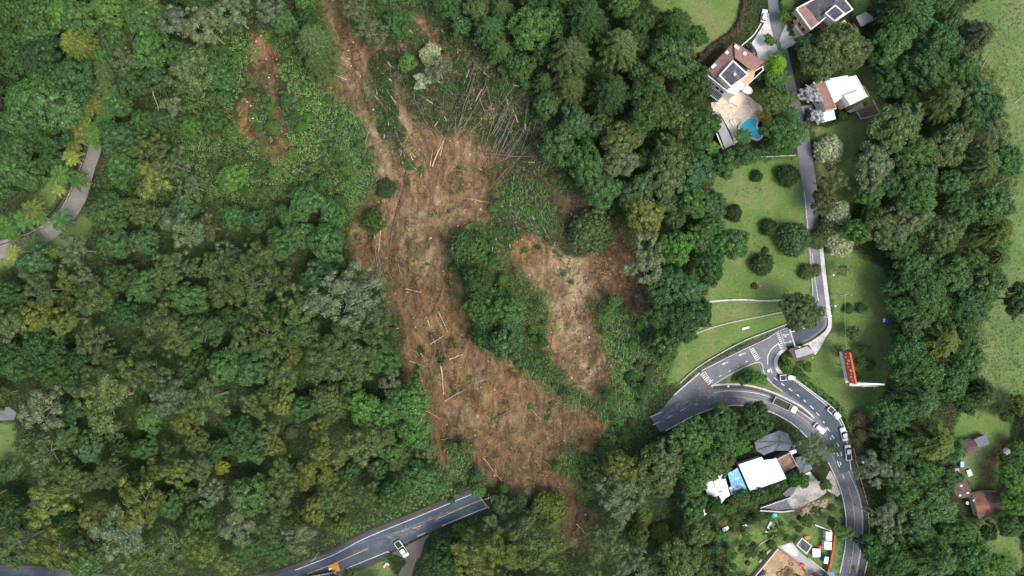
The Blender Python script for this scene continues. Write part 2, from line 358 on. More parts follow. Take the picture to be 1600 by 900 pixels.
def blobs(lst):
    a = np.zeros(GX.shape)
    for px, py, r, s in lst:
        c = P(px, py); a = np.maximum(a, s*np.exp(-((GX-c.x)**2+(GY-c.y)**2)/(2*(r*0.2*0.55)**2)))
    return np.clip(a, 0, 1)
pale = blobs([(885,420,42,1),(905,460,40,1),(895,520,40,.85),(915,580,40,.9),(870,440,30,.7),(690,330,60,.45),(640,340,45,.5),(665,400,45,.5),(600,240,45,.45),(560,120,40,.4),(745,590,16,.8),(740,665,12,.9),(725,640,12,.7),(640,345,12,1),(758,510,18,.7),(780,545,18,.7),(715,330,45,.45),(412,75,24,.4),(1560,700,12,.8)])
wet = blobs([(740,690,60,.55),(840,690,60,.5),(620,470,40,.5),(850,760,60,.9),(900,810,50,1),(800,745,50,.8),(755,745,30,.8),(620,520,50,.7),(650,440,40,.6),(590,400,36,.6),(660,560,50,.6),(690,700,45,.5),(905,640,30,.6),(700,275,30,.7),(820,640,40,.3),(930,350,40,.6),(1005,440,30,.5),(830,250,60,.5),(570,60,50,.4),(520,150,36,.4),(700,460,30,.5)])
orng = blobs([(420,90,50,.8),(395,180,45,1),(430,240,45,.7),(715,300,60,.35),(800,390,36,.8),(960,400,50,.6),(880,560,50,.45),(560,400,50,.6),(690,710,26,.8),(800,620,60,.5),(780,700,50,.5),(862,655,10,1),(740,480,40,.6),(1575,695,26,.7),(770,290,40,.5),(670,65,50,.5)])
def paths(a, lst):
    for pts, wd, s in lst:
        q = [P(*p) for p in spline(pts, 5)]; d = np.full(GX.shape, 1e9)
        for u, v in zip(q[:-1], q[1:]):
            ex, ey = v.x-u.x, v.y-u.y; t = np.clip(((GX-u.x)*ex+(GY-u.y)*ey)/(ex*ex+ey*ey+1e-9), 0, 1); d = np.minimum(d, (GX-u.x-t*ex)**2+(GY-u.y-t*ey)**2)
        a = np.maximum(a, s*np.exp(-d/(2*(wd*.2*.5)**2)))
    return np.clip(a, 0, 1)
pale = paths(pale, [([(530,80),(556,150),(585,205),(597,260),(600,310)], 14, .8), ([(655,330),(640,355),(628,385)], 8, 1), ([(672,385),(668,410),(655,440)], 5, 1), ([(745,480),(752,520),(775,548),(810,572),(850,592)], 9, 1), ([(612,140),(628,180),(640,215)], 10, .7),
  ([(872,395),(890,420),(912,445),(905,480),(890,520)], 16, 1), ([(818,420),(850,450),(870,490),(880,530)], 10, .8), ([(697,640),(722,655),(740,675),(744,690)], 6, 1), ([(745,215),(720,260),(735,290),(770,300)], 14, .5), ([(645,20),(672,50),(690,90)], 9, .4)])
wet = paths(wet, [([(634,270),(620,320),(608,380),(600,430)], 7, 1), ([(590,395),(605,450),(640,520),(680,575),(700,600)], 10, .9), ([(575,330),(578,400),(590,450)], 7, .8), ([(876,640),(885,670),(905,715)], 7, 1), ([(865,595),(890,620),(925,650)], 8, .9), ([(700,470),(720,520),(745,570)], 5, .6), ([(690,250),(665,300),(650,330)], 10, .7), ([(560,130),(575,190)], 6, .6), ([(680,690),(730,720),(770,750)], 10, .7), ([(780,610),(830,640),(870,690)], 7, .6), ([(930,340),(975,375),(1000,430)], 9, .6), ([(815,640),(800,700),(820,760)], 8, .6), ([(640,640),(690,650),(740,700)], 8, .6)])
GZ -= .55*wet*smooth((sd_soil+.5)/2)
sel_ = np.ix_(range(10, 10+409), range(10, 10+705))
T_ = NT('ground'); n_ = T_
A_ = lambda k: n_.attr(k).outputs['Fac']
e1 = n_.math('MULTIPLY', n_.math('SUBTRACT', n_.noise(0.22, 7, rough=0.72), 0.5), 13.0)
e2 = n_.math('MULTIPLY', n_.math('SUBTRACT', n_.noise(0.6, 5), 0.5), 3.0)
fs = n_.ramp(n_.math('ADD', n_.math('MULTIPLY', n_.math('ADD', A_('soil'), e1), 0.35), 0.5), [(0.0, 0.0), (1.0, 1.0)])
fl = n_.ramp(n_.math('ADD', n_.math('MULTIPLY', n_.math('ADD', A_('lawn'), e2), 0.6), 0.5), [(0.0, 0.0), (1.0, 1.0)])
fm = n_.ramp(n_.math('ADD', n_.math('MULTIPLY', n_.math('ADD', A_('meadow'), e1), 0.4), 0.5), [(0.0, 0.0), (1.0, 1.0)])
floor_c = n_.ramp(n_.noise(0.25, 7, rough=0.7), [(0.3, (0.018, 0.026, 0.010)), (0.5, (0.035, 0.05, 0.018)), (0.62, (0.055, 0.05, 0.028)), (0.75, (0.09, 0.06, 0.04))])
lawn_c = n_.ramp(n_.noise(0.09, 7, rough=0.62), [(0.3, (0.11, 0.195, 0.048)), (0.5, (0.155, 0.24, 0.066)), (0.68, (0.235, 0.25, 0.10))])
lawn_c = n_.mix(n_.ramp(n_.noise(1.3, 5, rough=0.7), [(0.35, 0.0), (0.75, 0.55)]), lawn_c, (0.06, 0.115, 0.022))
lawn_c = n_.mix(n_.ramp(n_.noise(0.45, 6, rough=0.7), [(0.58, 0.0), (0.72, 0.5)]), lawn_c, (0.17, 0.135, 0.07))
mead_c = n_.ramp(n_.noise(0.06, 8, rough=0.7, dist=0.6), [(0.3, (0.105, 0.185, 0.055)), (0.5, (0.15, 0.225, 0.07)), (0.68, (0.225, 0.245, 0.10))])
mead_c = n_.mix(n_.ramp(n_.noise(1.0, 6, rough=0.75), [(0.4, 0.0), (0.7, 0.6)]), mead_c, (0.045, 0.085, 0.022))
# soil: streaks drawn out downhill, clods, pale subsoil, wet clay
mp_ = n_.n('ShaderNodeMapping'); mp_.inputs['Scale'].default_value = (1.0, 0.42, 1.0); mp_.inputs['Rotation'].default_value = (0, 0, 0.18); n_.l(n_.pos(), mp_.inputs[0])
streak = n_.noise(0.42, 6, coord=mp_.outputs[0], rough=0.5, dist=1.0)
soil_c = n_.ramp(streak, [(0.30, (0.103, 0.057, 0.026)), (0.44, (0.171, 0.099, 0.044)), (0.56, (0.228, 0.139, 0.064)), (0.70, (0.321, 0.213, 0.107))])
pl_ = n_.math('MULTIPLY', A_('pale'), n_.ramp(n_.noise(0.28, 6, rough=0.65), [(0.3, 0.35), (0.6, 1.0)]))
soil_c = n_.mix(pl_, soil_c, n_.ramp(streak, [(0.3, (0.292, 0.218, 0.119)), (0.7, (0.486, 0.388, 0.238))]))
soil_c = n_.mix(n_.math('MULTIPLY', A_('orange'), n_.ramp(n_.noise(0.3, 6), [(0.35, 0.2), (0.6, 0.9)])), soil_c, n_.ramp(streak, [(0.3, (0.194, 0.090, 0.030)), (0.7, (0.369, 0.194, 0.066))]))
soil_c = n_.mix(n_.math('MULTIPLY', A_('wet'), n_.ramp(n_.noise(0.4, 7, rough=0.7), [(0.3, 0.3), (0.6, 0.95)])), soil_c, n_.ramp(streak, [(0.3, (0.054, 0.036, 0.020)), (0.7, (0.146, 0.092, 0.047))]))
soil_c = n_.mix(n_.ramp(n_.noise(0.11, 7, rough=0.62, dist=1.0), [(0.47, 0.0), (0.6, 0.8)]), soil_c, n_.ramp(streak, [(0.3, (0.058, 0.042, 0.024)), (0.7, (0.156, 0.104, 0.057))]))
soil_c = n_.mix(n_.ramp(n_.noise(0.17, 8, coord=mp_.outputs[0], rough=0.7, dist=1.5), [(0.52, 0.0), (0.66, 0.6)]), soil_c, (0.321, 0.213, 0.107))
vp = n_.n('ShaderNodeMix'); vp.data_type = 'VECTOR'; vp.inputs[0].default_value = 0.06
nv_ = n_.n('ShaderNodeTexNoise'); nv_.inputs['Scale'].default_value = 0.25; nv_.inputs['Detail'].default_value = 5; n_.l(n_.pos(), nv_.inputs['Vector'])
vs_ = n_.n('ShaderNodeVectorMath', operation='SCALE'); vs_.inputs['Scale'].default_value = 14; n_.l(nv_.outputs['Color'], vs_.inputs[0])
va_ = n_.n('ShaderNodeVectorMath', operation='ADD'); n_.l(mp_.outputs[0], va_.inputs[0]); n_.l(vs_.outputs[0], va_.inputs[1])
vo_ = n_.n('ShaderNodeTexVoronoi'); vo_.feature = 'DISTANCE_TO_EDGE'; vo_.inputs['Scale'].default_value = 0.16; n_.l(va_.outputs[0], vo_.inputs['Vector'])
crack = n_.math('MULTIPLY', n_.ramp(vo_.outputs['Distance'], [(0.0, 1.0), (0.06, 0.0)]), n_.ramp(n_.noise(0.2, 4), [(0.45, 0.0), (0.6, 0.8)]))
soil_c = n_.mix(crack, soil_c, (0.065, 0.041, 0.024))
clod = n_.noise(2.6, 6, rough=0.7)
soil_c = n_.mix(n_.ramp(clod, [(0.37, 0.7), (0.47, 0.0)]), soil_c, (0.058, 0.040, 0.022))
soil_c = n_.mix(n_.ramp(n_.noise(0.5, 7, rough=0.75), [(0.60, 0.0), (0.70, 0.55)]), soil_c, (0.083, 0.090, 0.033))
soil_c = n_.mix(n_.ramp(n_.noise(4.0, 3), [(0.66, 0.0), (0.74, 0.6)]), soil_c, (0.437, 0.341, 0.212))
c_ = n_.mix(fm, floor_c, mead_c); c_ = n_.mix(fl, c_, lawn_c); c_ = n_.mix(fs, c_, soil_c)
n_.color(c_); n_.b.inputs['Roughness'].default_value = 0.9; n_.b.inputs['Specular IOR Level'].default_value = 0.15
n_.bump(n_.math('ADD', n_.math('SUBTRACT', n_.noise(1.4, 8, rough=0.7), n_.math('MULTIPLY', crack, n_.math('MULTIPLY', fs, 0.5))), n_.math('MULTIPLY', streak, n_.math('MULTIPLY', fs, 1.0))), 1.0, 0.7)
ny, nx = GX.shape; idx = np.arange(ny*nx).reshape(ny, nx)
Q_ = np.stack([idx[:-1, :-1], idx[:-1, 1:], idx[1:, 1:], idx[1:, :-1]], -1).reshape(-1, 4)
fx = lambda a: (a.ravel()[Q_].mean(1))
cls = np.zeros(len(Q_), int); cls[fx(sd_mead) > 0] = 3; cls[fx(sd_lawn) > 0] = 2; cls[fx(sd_soil) > 0] = 1
V_ = np.stack([GX.ravel(), GY.ravel(), GZ.ravel()], 1)
for k, nm in enumerate(('ground', 'landslide_soil', 'lawn', 'meadow')):
    q = Q_[cls == k]; used, inv = np.unique(q.ravel(), return_inverse=True)
    me = npmesh(nm, V_[used], None, inv.reshape(-1, 4), T_.m, attrs={n: ('FLOAT', a.ravel()[used]) for n, a in
        (('soil', sd_soil), ('lawn', sd_lawn), ('meadow', sd_mead), ('pale', pale), ('wet', wet), ('orange', orng))})
    me.polygons.foreach_set('use_smooth', np.ones(len(q), bool))
    o = bpy.data.objects.new(nm, me); C.objects.link(o); struct(o)

# ---------------------------------------------------------------- roads
def asphalt(name, base, hi, stain=None, joints=False):
    t = NT(name); t.b.inputs['Roughness'].default_value = 0.8
    f = t.noise(0.12, 7, rough=0.65, dist=0.8); c = t.ramp(f, [(0.3, base), (0.7, hi)])
    c = t.mix(t.ramp(t.noise(3.5, 4), [(0.3, 0.35), (0.7, 0.0)]), c, tuple(k*0.6 for k in base))
    if stain is not None:
        c = t.mix(t.ramp(t.noise(0.22, 6, rough=0.7, dist=1.5), [(0.56, 0.0), (0.7, 0.6)]), c, stain)
    t.color(c); t.bump(t.noise(8, 3), 0.3, 0.02); return t.m
M['asphalt'] = asphalt('asphalt_dark', (0.055, 0.070, 0.090), (0.092, 0.108, 0.130), (0.14, 0.15, 0.155))
M['asphalt_mud'] = asphalt('asphalt_muddy', (0.085, 0.096, 0.112), (0.14, 0.153, 0.170), (0.24, 0.23, 0.21))
M['asphalt_worn'] = asphalt('asphalt_worn', (0.13, 0.135, 0.145), (0.20, 0.205, 0.215), (0.25, 0.245, 0.235))
M['old_concrete'] = asphalt('old_concrete_road', (0.15, 0.14, 0.12), (0.27, 0.255, 0.225), (0.46, 0.45, 0.42))
M['drain'] = asphalt('drain_concrete', (0.05, 0.048, 0.045), (0.10, 0.092, 0.08), (0.07, 0.08, 0.04))
M['lane_brown'] = asphalt('muddy_lane', (0.12, 0.10, 0.085), (0.17, 0.145, 0.12), (0.2, 0.15, 0.11))
M['mud'] = filmmat('mud_film', (0.30, 0.19, 0.12), .40, .56)
M['dust'] = filmmat('dried_mud_dust', (0.33, 0.32, 0.30), .44, .60)
def sheet(name, poly, m, h, k=5, raw=False, lab=None):
    pts = poly if raw else poly
    b = MB(); v = PL(pts, h)
    A = sum(v[i].x*v[(i+1) % len(v)].y-v[(i+1) % len(v)].x*v[i].y for i in range(len(v)))
    if A < 0: v = v[::-1]
    b.add(v, [tuple(range(len(v)))]); o = b.build(name, m); bm = bmesh.new(); bm.from_mesh(o.data)
    bmesh.ops.triangulate(bm, faces=bm.faces[:]); bm.to_mesh(o.data); bm.free(); return struct(o)
def edges(l, r, k=5): return spline(l, k)+spline(r, k)[::-1]
mainU = [(-60,888),(60,891),(150,902),(300,914),(400,905),(460,889),(520,865),(570,839),(650,806),(744,767)]
mainL = [(-60,912),(60,916),(150,930),(300,944),(430,930),(500,905),(542,889),(606,863),(652,840),(718,812),(764,794)]
sheet('road', edges(mainU, mainL), M['asphalt'], 0.05)
slabU = [(x-2, y-6) for x, y in mainU]
sheet('roadside_drain', edges(slabU, mainU), M['drain'], 0.03)
sheet('roadside_drain', edges([(430,930),(500,906),(542,890),(606,864)], [(430,938),(505,914),(548,898),(604,874)]), M['drain'], 0.03)
sheet('lane', edges([(612,864),(630,872),(634,880),(625,892),(612,930)], [(672,834),(664,846),(657,868),(648,882),(636,930)]), M['lane_brown'], 0.046)
M2U = [(1016,651),(1033,643),(1053,627),(1080,618),(1116,611),(1133,609),(1150,609),(1180,612),(1207,620),(1240,635),(1267,653),(1287,665)]
M2L = [(1031,675),(1052,669),(1080,653),(1113,640),(1141,635),(1159,635),(1183,638),(1213,649),(1240,665),(1265,686),(1293,722),(1301,740),(1311,764),(1318,790),(1321,818),(1319,856),(1311,896),(1302,940)]
DL = [(1287,665),(1283,655),(1270,643),(1243,622),(1222,610),(1203,596),(1193,581),(1191,566)]
DR = [(1217,580),(1240,592),(1278,620),(1300,638),(1313,655),(1323,680),(1328,707),(1332,736),(1342,767),(1348,793),(1350,824),(1347,860),(1341,896),(1330,940)]
BU = [(1033,643),(1053,617),(1096,580),(1137,560),(1172,543),(1194,533),(1219,518),(1231,514),(1248,510),(1266,505),(1276,497),(1274,475),(1268,440),(1262,385),(1258,340),(1253,290),(1246,235),(1240,200),(1232,160),(1222,110),(1213,70),(1203,35),(1197,-40)]
BR = [(1110,602),(1130,590),(1154,577),(1180,565),(1191,566)]
UR = [(1212,568),(1213,556),(1219,549),(1229,542),(1242,539),(1263,532),(1278,522),(1290,511),(1293,497),(1291,470),(1285,420),(1280,367),(1277,300),(1268,235),(1262,200),(1250,160),(1238,110),(1229,70),(1220,35),(1216,-40)]
roadp = spline(M2U, 5)[:-1]+spline(DL, 5)[:-1]
# one sheet for the whole junction: lower edge, shared right edge, outer edge, top road
JP = spline(BU, 5)+spline(UR, 5)[::-1][:-1]+[(1212,568)]+spline([(1214,574),(1217,580)], 2)+spline(DR, 5)+spline(M2L, 5)[::-1]+[(1016,651)]
sheet('road', JP, M['asphalt_worn'], 0.05)
# main carriageway is darker, newer asphalt laid over it
sheet('road', spline([(1018,650),(1053,629),(1100,620),(1150,622),(1200,634),(1240,652),(1270,675),(1298,712),(1322,760),(1334,800),(1336,840),(1333,880),(1324,940)], 5)+spline(M2L, 5)[::-1], M['asphalt_mud'], 0.058)
sheet('road', spline([(1205,600),(1243,624),(1283,657),(1296,690),(1312,740)], 5)+spline([(1215,583),(1240,594),(1278,622),(1300,640),(1312,657),(1321,680),(1326,707),(1330,736)], 5)[::-1], M['asphalt'], 0.062)
sheet('road', edges([(1277,497),(1278,506),(1266,510),(1250,514),(1234,517)], [(1290,497),(1286,510),(1276,520),(1262,529),(1243,537)]), M['asphalt'], 0.058)
M['turf'] = mat('verge_turf', (0.105, 0.155, 0.045), 0.9, 0.4, 0.5, dirt=(0.12, 0.11, 0.05), bump=0.05)
sheet('verge_island', spline([(1112,604),(1154,579),(1182,568),(1192,585),(1204,600),(1222,612),(1210,612),(1170,603)], 4), M['turf'], 0.075)
sheet('roadside_drain', edges([(1116,602),(1150,602),(1182,607),(1212,618),(1243,633),(1268,650)], [(1114,608),(1150,607),(1180,611),(1207,619),(1238,634),(1266,652)]), M['drain'], 0.066)
sheet('roadside_drain', edges([(1333,700),(1339,735),(1348,767),(1354,790),(1356,824),(1354,860),(1350,940)], [(1332,712),(1333,738),(1343,768),(1349,793),(1351,824),(1348,860),(1342,896)]), M['drain'], 0.046)
sheet('mud_spill', spline([(1086,580),(1098,584),(1106,598),(1118,604),(1112,612),(1100,606),(1092,594),(1080,588)], 3), M['mud'], 0.07)
sheet('mud_spill', spline([(1118,612),(1134,613),(1150,621),(1160,633),(1150,632),(1138,624),(1122,616)], 3), M['mud'], 0.074)
sheet('mud_streak', spline([(1058,622),(1072,612),(1092,604),(1098,607),(1080,615),(1062,626)], 3), M['dust'], 0.072)
sheet('mud_streak', spline([(1066,630),(1084,620),(1108,613),(1130,614),(1118,620),(1090,625),(1074,632)], 3), M['dust'], 0.076)
sheet('mud_streak', spline([(1030,655),(1060,630),(1090,610),(1150,614),(1220,630),(1262,655),(1240,652),(1190,636),(1140,628),(1100,632),(1060,648),(1034,662)], 3), M['dust'], 0.078)
sheet('mud_streak', spline([(1302,730),(1316,740),(1332,780),(1338,830),(1330,900),(1318,930),(1326,860),(1326,800),(1314,765)], 3), M['dust'], 0.079)
sheet('mud_streak', spline([(600,838),(640,822),(690,800),(706,796),(690,812),(650,832),(620,848)], 3), M['dust'], 0.066)
sheet('mud_streak', spline([(1112,590),(1150,572),(1172,562),(1160,576),(1130,590)], 3), M['dust'], 0.068)
sheet('footpath', edges([(1281,383),(1286,430),(1291,470),(1294,497),(1292,513),(1280,525),(1264,535),(1244,543)], [(1286,383),(1291,430),(1296,470),(1299,495),(1299,513),(1287,530),(1272,541),(1262,546)]), M['concrete_pale'], 0.12)
sheet('footpath', edges([(1280,525),(1266,537),(1254,549)], [(1293,518),(1284,540),(1270,560)]), M['concrete_pale'], 0.112)
LL = [(142,205),(128,255),(112,292),(97,322),(74,344),(44,364),(-30,384)]
LR = [(168,205),(149,262),(141,290),(131,320),(104,357),(64,384),(24,398),(-30,412)]
sheet('road', edges([(236,-40),(222,-10),(196,40),(168,100),(150,150)]+LL, [(252,-40),(238,0),(212,50),(188,110),(172,160)]+LR), M['old_concrete'], 0.05)
sheet('roadside_drain', edges([(x-4, y-2) for x, y in LL], LL), M['drain'], 0.046)
sheet('road', [(-60,636),(14,636),(26,645),(22,656),(-60,660)], M['asphalt_worn'], 0.05)
sheet('driveway', [(1163,85),(1192,40),(1206,10),(1212,60),(1222,78),(1206,120),(1190,100),(1180,82)], M['concrete_pale'], 0.046)
sheet('driveway', [(1229,34),(1240,30),(1245,45),(1258,55),(1252,66),(1236,72),(1222,78),(1218,62)], M['concrete_pale'], 0.066)
sheet('yard_paving', [(1252,166),(1290,160),(1290,188),(1254,189)], M['stone'], 0.046)
sheet('driveway', spline([(1266.7,738),(1277,751),(1286,753),(1291,770),(1267,784),(1238,797),(1227,783),(1236,774),(1251,749)], 2), M['concrete'], 0.066)
sheet('driveway', [(1297,735),(1303,744),(1313,772),(1309,776),(1293,767),(1289,750)], M['concrete'], 0.062)

def lines(name, specs, m, h):
    b = MB()
    for pts, wd, dash in specs:
        q = spline(pts, 8)
        if not dash: b.ribbon(PL(q, h), wd)
        else:
            on, off, ph = dash; w3 = PL(q, h); acc = ph; cur = []
            # walk the line and cut it into dashes
            for i in range(len(w3)-1):
                seg = (w3[i+1]-w3[i]).length; n = max(1, int(seg/0.4))
                for j in range(n):
                    p = w3[i].lerp(w3[i+1], j/n); pos = (acc+seg*j/n) % (on+off)
                    if pos < on: cur.append(p)
                    else:
                        if len(cur) > 1: b.ribbon(cur, wd)
                        cur = []
                acc += seg
            if len(cur) > 1: b.ribbon(cur, wd)
    return struct(b.build(name, m))
W = 0.2
lines('edge_line', [([(x+1, y+2) for x, y in mainU[5:]], W, 0), ([(542,888),(606,862)], W, 0), ([(606,862),(609,863.5)], W, 0), ([(652,838),(664,833)], W, 0),
  ([(690,822),(718,810),(760,793)], W, 0), 
  ([(1015.5,652),(1034,644)], W, 0), ([(1053,617.5),(1093,583)], 0.35, 0), 
  ([(1116,613),(1133,611),(1150,611),(1180,614),(1207,622),(1240,637),(1267,655),(1283,666)], W, 0),
  ([(1040,673),(1080,651.5),(1113,638.5),(1141,633.5),(1159,633.5),(1183,636.5),(1213,647.5),(1240,663.5),(1262,684)], W, 0),
  ([(1294,722),(1303,740),(1313,764),(1319.5,790),(1322.5,818),(1320.5,856),(1312.5,896)], W, 0),
  ([(1218.5,582),(1240,594),(1277.5,622),(1298.5,640),(1311,657),(1321,681),(1326,707),(1330,738)], W, 0),
  ([(1325,735),(1340,769),(1346,794),(1347.5,824),(1345,858),(1338,896)], 0.15, 0),
  ([(1233,519),(1250,516),(1262,510),(1272,502)], 0.2, (3.0, 1.5, 0)),
  ([(1269,395),(1272,425),(1277,458),(1279,470)], 0.14, 0),
  ([(1199.5,569),(1200,556),(1207,544),(1217,536)], 0.3, 0), ([(1216,536),(1221,545)], 0.35, 0)], M['white_line'], 0.074)
lines('lane_line', [([(1204,575),(1212,592),(1238,611),(1266,634),(1284,655),(1300,680),(1312,700),(1317,722)], 0.3, (1.7, 1.3, 0)),
  ([(1108,597),(1130,585),(1152,573),(1170,563)], 0.25, (1.6, 1.6, 0)),
  ([(1020,664),(1045,652),(1075,636),(1092,631)], 0.2, (2.4, 2.4, 0)),
  ([(1290,668),(1300,690),(1309,710),(1315,730)], 0.3, (1.5, 1.5, 0)), ([(1300,700),(1312,730),(1320,750)], 0.25, (2.5, 2.0, 0))], M['white_line'], 0.078)
lines('centre_line', [([(753,780),(680,812)], 0.22, 0), ([(657,822),(606+50,822.5)], 0.2, 0), ([(658,821),(645,826)], 0.2, 0), ([(575,857),(528,878),(480,897)], 0.22, 0)], M['yellow_line'], 0.074)
lines('worn_centre_line', [([(1150,619),(1200,629),(1240,645),(1270,667),(1298,700)], 0.14, 0), ([(1325,760),(1333,790),(1335,820),(1333,860),(1327,896)], 0.16, 0)], M['yellow_line'], 0.082)
b = MB()
def zebra(a, c, n, ln, wd):
    """a-c: end points of the crossing in pixels; bars lie across that line"""
    A, B = P(*a, 0.082), P(*c, 0.082); d = (B-A); u = d.normalized(); k = Vector((-u.y, u.x, 0))
    for i in range(n):
        p = A.lerp(B, (i+0.5)/n); b.add([p-k*ln/2-u*wd/2, p+k*ln/2-u*wd/2, p+k*ln/2+u*wd/2, p-k*ln/2+u*wd/2], [(0, 1, 2, 3)] if (k.cross(u)).z < 0 else [(3, 2, 1, 0)])
zebra((1096,583), (1110,600), 7, 1.35, 0.33); zebra((1174,544), (1186,562), 7, 1.35, 0.33); zebra((1215,520), (1224,544), 8, 0.9, 0.33)
struct(b.build('crosswalk', M['white_line']))
b = MB()
for a, c in (((1101,580.5),(1113,597.5)), ((1170.5,543.5),(1182,563.5)), ((1219.5,518),(1227,540.5))): b.ribbon([P(*a, .082), P(*c, .082)], 0.2)
struct(b.build('stop_line', M['white_line']))
b = MB()
def arrow(px, py, ang, L=2.6):
    p = P(px, py, 0.082); d = Vector((math.cos(ang), math.sin(ang), S*math.sin(ang))); k = Vector((-math.sin(ang), math.cos(ang), S*math.cos(ang)))
    b.add([p-d*L/2-k*.12, p+d*L*.1-k*.12, p+d*L*.1-k*.45, p+d*L/2, p+d*L*.1+k*.45, p+d*L*.1+k*.12, p-d*L/2+k*.12], [tuple(range(7))])
arrow(1159, 553.5, math.radians(200)); arrow(1226.5, 523.5, math.radians(190)); arrow(1232.5, 534.5, math.radians(10)); arrow(1133,567.5,math.radians(205),2.2)
struct(b.build('lane_arrow', M['white_line']))
def kerb(pts, wd=0.25, th=0.13, m='concrete_pale', name='kerb'):
    b = MB(); b.ribbon(PL(spline(pts, 8), 0.04), wd, th); return struct(b.build(name, M[m]))
kerb([(1112,604),(1117,601.5),(1150,600.5),(1182,605),(1212,615),(1243,630),(1258,640),(1272,653)], 0.5)
kerb([(1112,603),(1130,591.5),(1154,578),(1180,567),(1190,568),(1194,583),(1206,599),(1222,611)], 0.25)
kerb([(1229,543),(1219,551),(1213,560),(1212,570),(1216,579),(1224,585)], 1.1, 0.15)
kerb([(1224,585),(1240,591.5),(1278.5,619),(1301,637),(1314,655),(1324,680)], 0.3)
kerb([(1096,579),(1137,558.5),(1172,541.5),(1194,531.5),(1219,516.5),(1231,512.5)], 0.22)
sheet('roadside_drain', edges([(1088,578),(1110,566),(1137,552),(1172,535),(1200,522),(1219,510)], [(1096,579),(1110,572),(1137,558.5),(1172,541.5),(1194,531.5),(1219,516)]), M['drain'], 0.04)
kerb([(1257,300),(1262,357),(1266,400),(1270,463)], 0.2); kerb([(1280,383),(1285,430),(1290,470),(1293,497)], 0.25)
kerb([(144,205),(130,255),(114,292),(99,322),(76,346),(46,366),(0,383)], 0.3, 0.15, 'drain')
kerb([(745,767),(756,785),(764,794)], 0.22, 0.06, 'concrete')
kerb([(1334,700),(1341,735),(1350,767),(1356,789)], 0.22, 0.12, 'yellow_line', 'yellow_kerb')
kerb([(1356,800),(1358,830),(1356,870),(1350,900)], 0.22, 0.12)
# ---------------------------------------------------------------- foliage meshes
def ico(sub):
    bm = bmesh.new(); bmesh.ops.create_icosphere(bm, subdivisions=sub, radius=1); v = np.array([q.co[:] for q in bm.verts]); f = np.array([[q.index for q in p.verts] for p in bm.faces]); bm.free(); return v, f
ICO1 = ico(1); ICO2 = ico(2)
def quads(c, nrm, su, sv, rng, axis=None):
    """leaf quads at c facing nrm; long side along axis when given"""
    nrm = nrm/np.linalg.norm(nrm, axis=1, keepdims=True)
    a = rng.normal(size=c.shape) if axis is None else axis
    u = a-nrm*(a*nrm).sum(1, keepdims=True); u /= np.linalg.norm(u, axis=1, keepdims=True)+1e-9; v = np.cross(nrm, u)
    su = np.asarray(su).reshape(-1, 1)*np.ones((len(c), 1)); sv = np.asarray(sv).reshape(-1, 1)*np.ones((len(c), 1))
    V = np.stack([c-u*su/2, c+v*sv/2-u*su*0.05, c+u*su/2, c-v*sv/2-u*su*0.05], 1).reshape(-1, 3)
    return V, np.arange(len(c)*4).reshape(-1, 4)
def clumps_mesh(name, cen, rad, leaves, leaf, rng, flat=0.85, asp=0.6, core=0.78, up=0.25, extra=None):
    Vs, Ts, Qs, n = [], [], [], 0
    for c, r in zip(cen, rad):
        v, f = ICO1; d = v*r*core*(1+0.25*rng.normal(size=(len(v), 1)).clip(-1, 1)); d[:, 2] *= flat
        Vs.append(d+c); Ts.append(f+n); n += len(v)
    for c, r in zip(cen, rad):
        k = max(8, int(leaves*r*r)); d = rng.normal(size=(int(k*1.7), 3)); d /= np.linalg.norm(d, axis=1, keepdims=True)
        out = c/(np.linalg.norm(c)+1e-6); d = d[(d@out > -0.45) & (d[:, 2] > -0.6)][:k]
        p = d*r*(0.72+0.42*rng.random((len(d), 1))); p[:, 2] *= flat; p += c
        nr = d+rng.normal(size=d.shape)*0.45; nr[:, 2] += up
        s = leaf*(0.6+0.8*rng.random(len(d)))
        q, f = quads(p, nr, s, s*asp, rng); Vs.append(q); Qs.append(f+n); n += len(q)
    if extra is not None: Vs.append(extra[0]); Qs.append(extra[1]+n)
    return npmesh(name, np.concatenate(Vs), np.concatenate(Ts), np.concatenate(Qs), M['leaf'], smooth_tris=True)
def crown_broad(seed, n=70, R_=5.0, Z=3.4):
    rng = np.random.default_rng(seed); cen = []; rad = []
    lob = rng.random(8)*6.28
    for i in range(n):
        z = 1-1.25*(i+0.5)/n; t = i*2.39996+rng.normal()*0.3; rr = math.sqrt(max(0, 1-z*z)) if z > 0 else 1-0.3*abs(z)
        o = 1+0.16*math.sin(3*t+lob[0])+0.1*math.sin(5*t+lob[1])+0.08*rng.normal()
        r = rng.uniform(0.65, 1.35); k = (R_-r*0.8)*o
        cen.append(np.array([rr*k*math.cos(t), rr*k*math.sin(t), z*(Z-r*0.4)*(0.85+0.3*rng.random())+1.0])); rad.append(r)
    cen.append(np.array([0, 0, 0.6])); rad.append(3.0)
    return clumps_mesh('crown', cen, rad, 62, 0.5, rng)
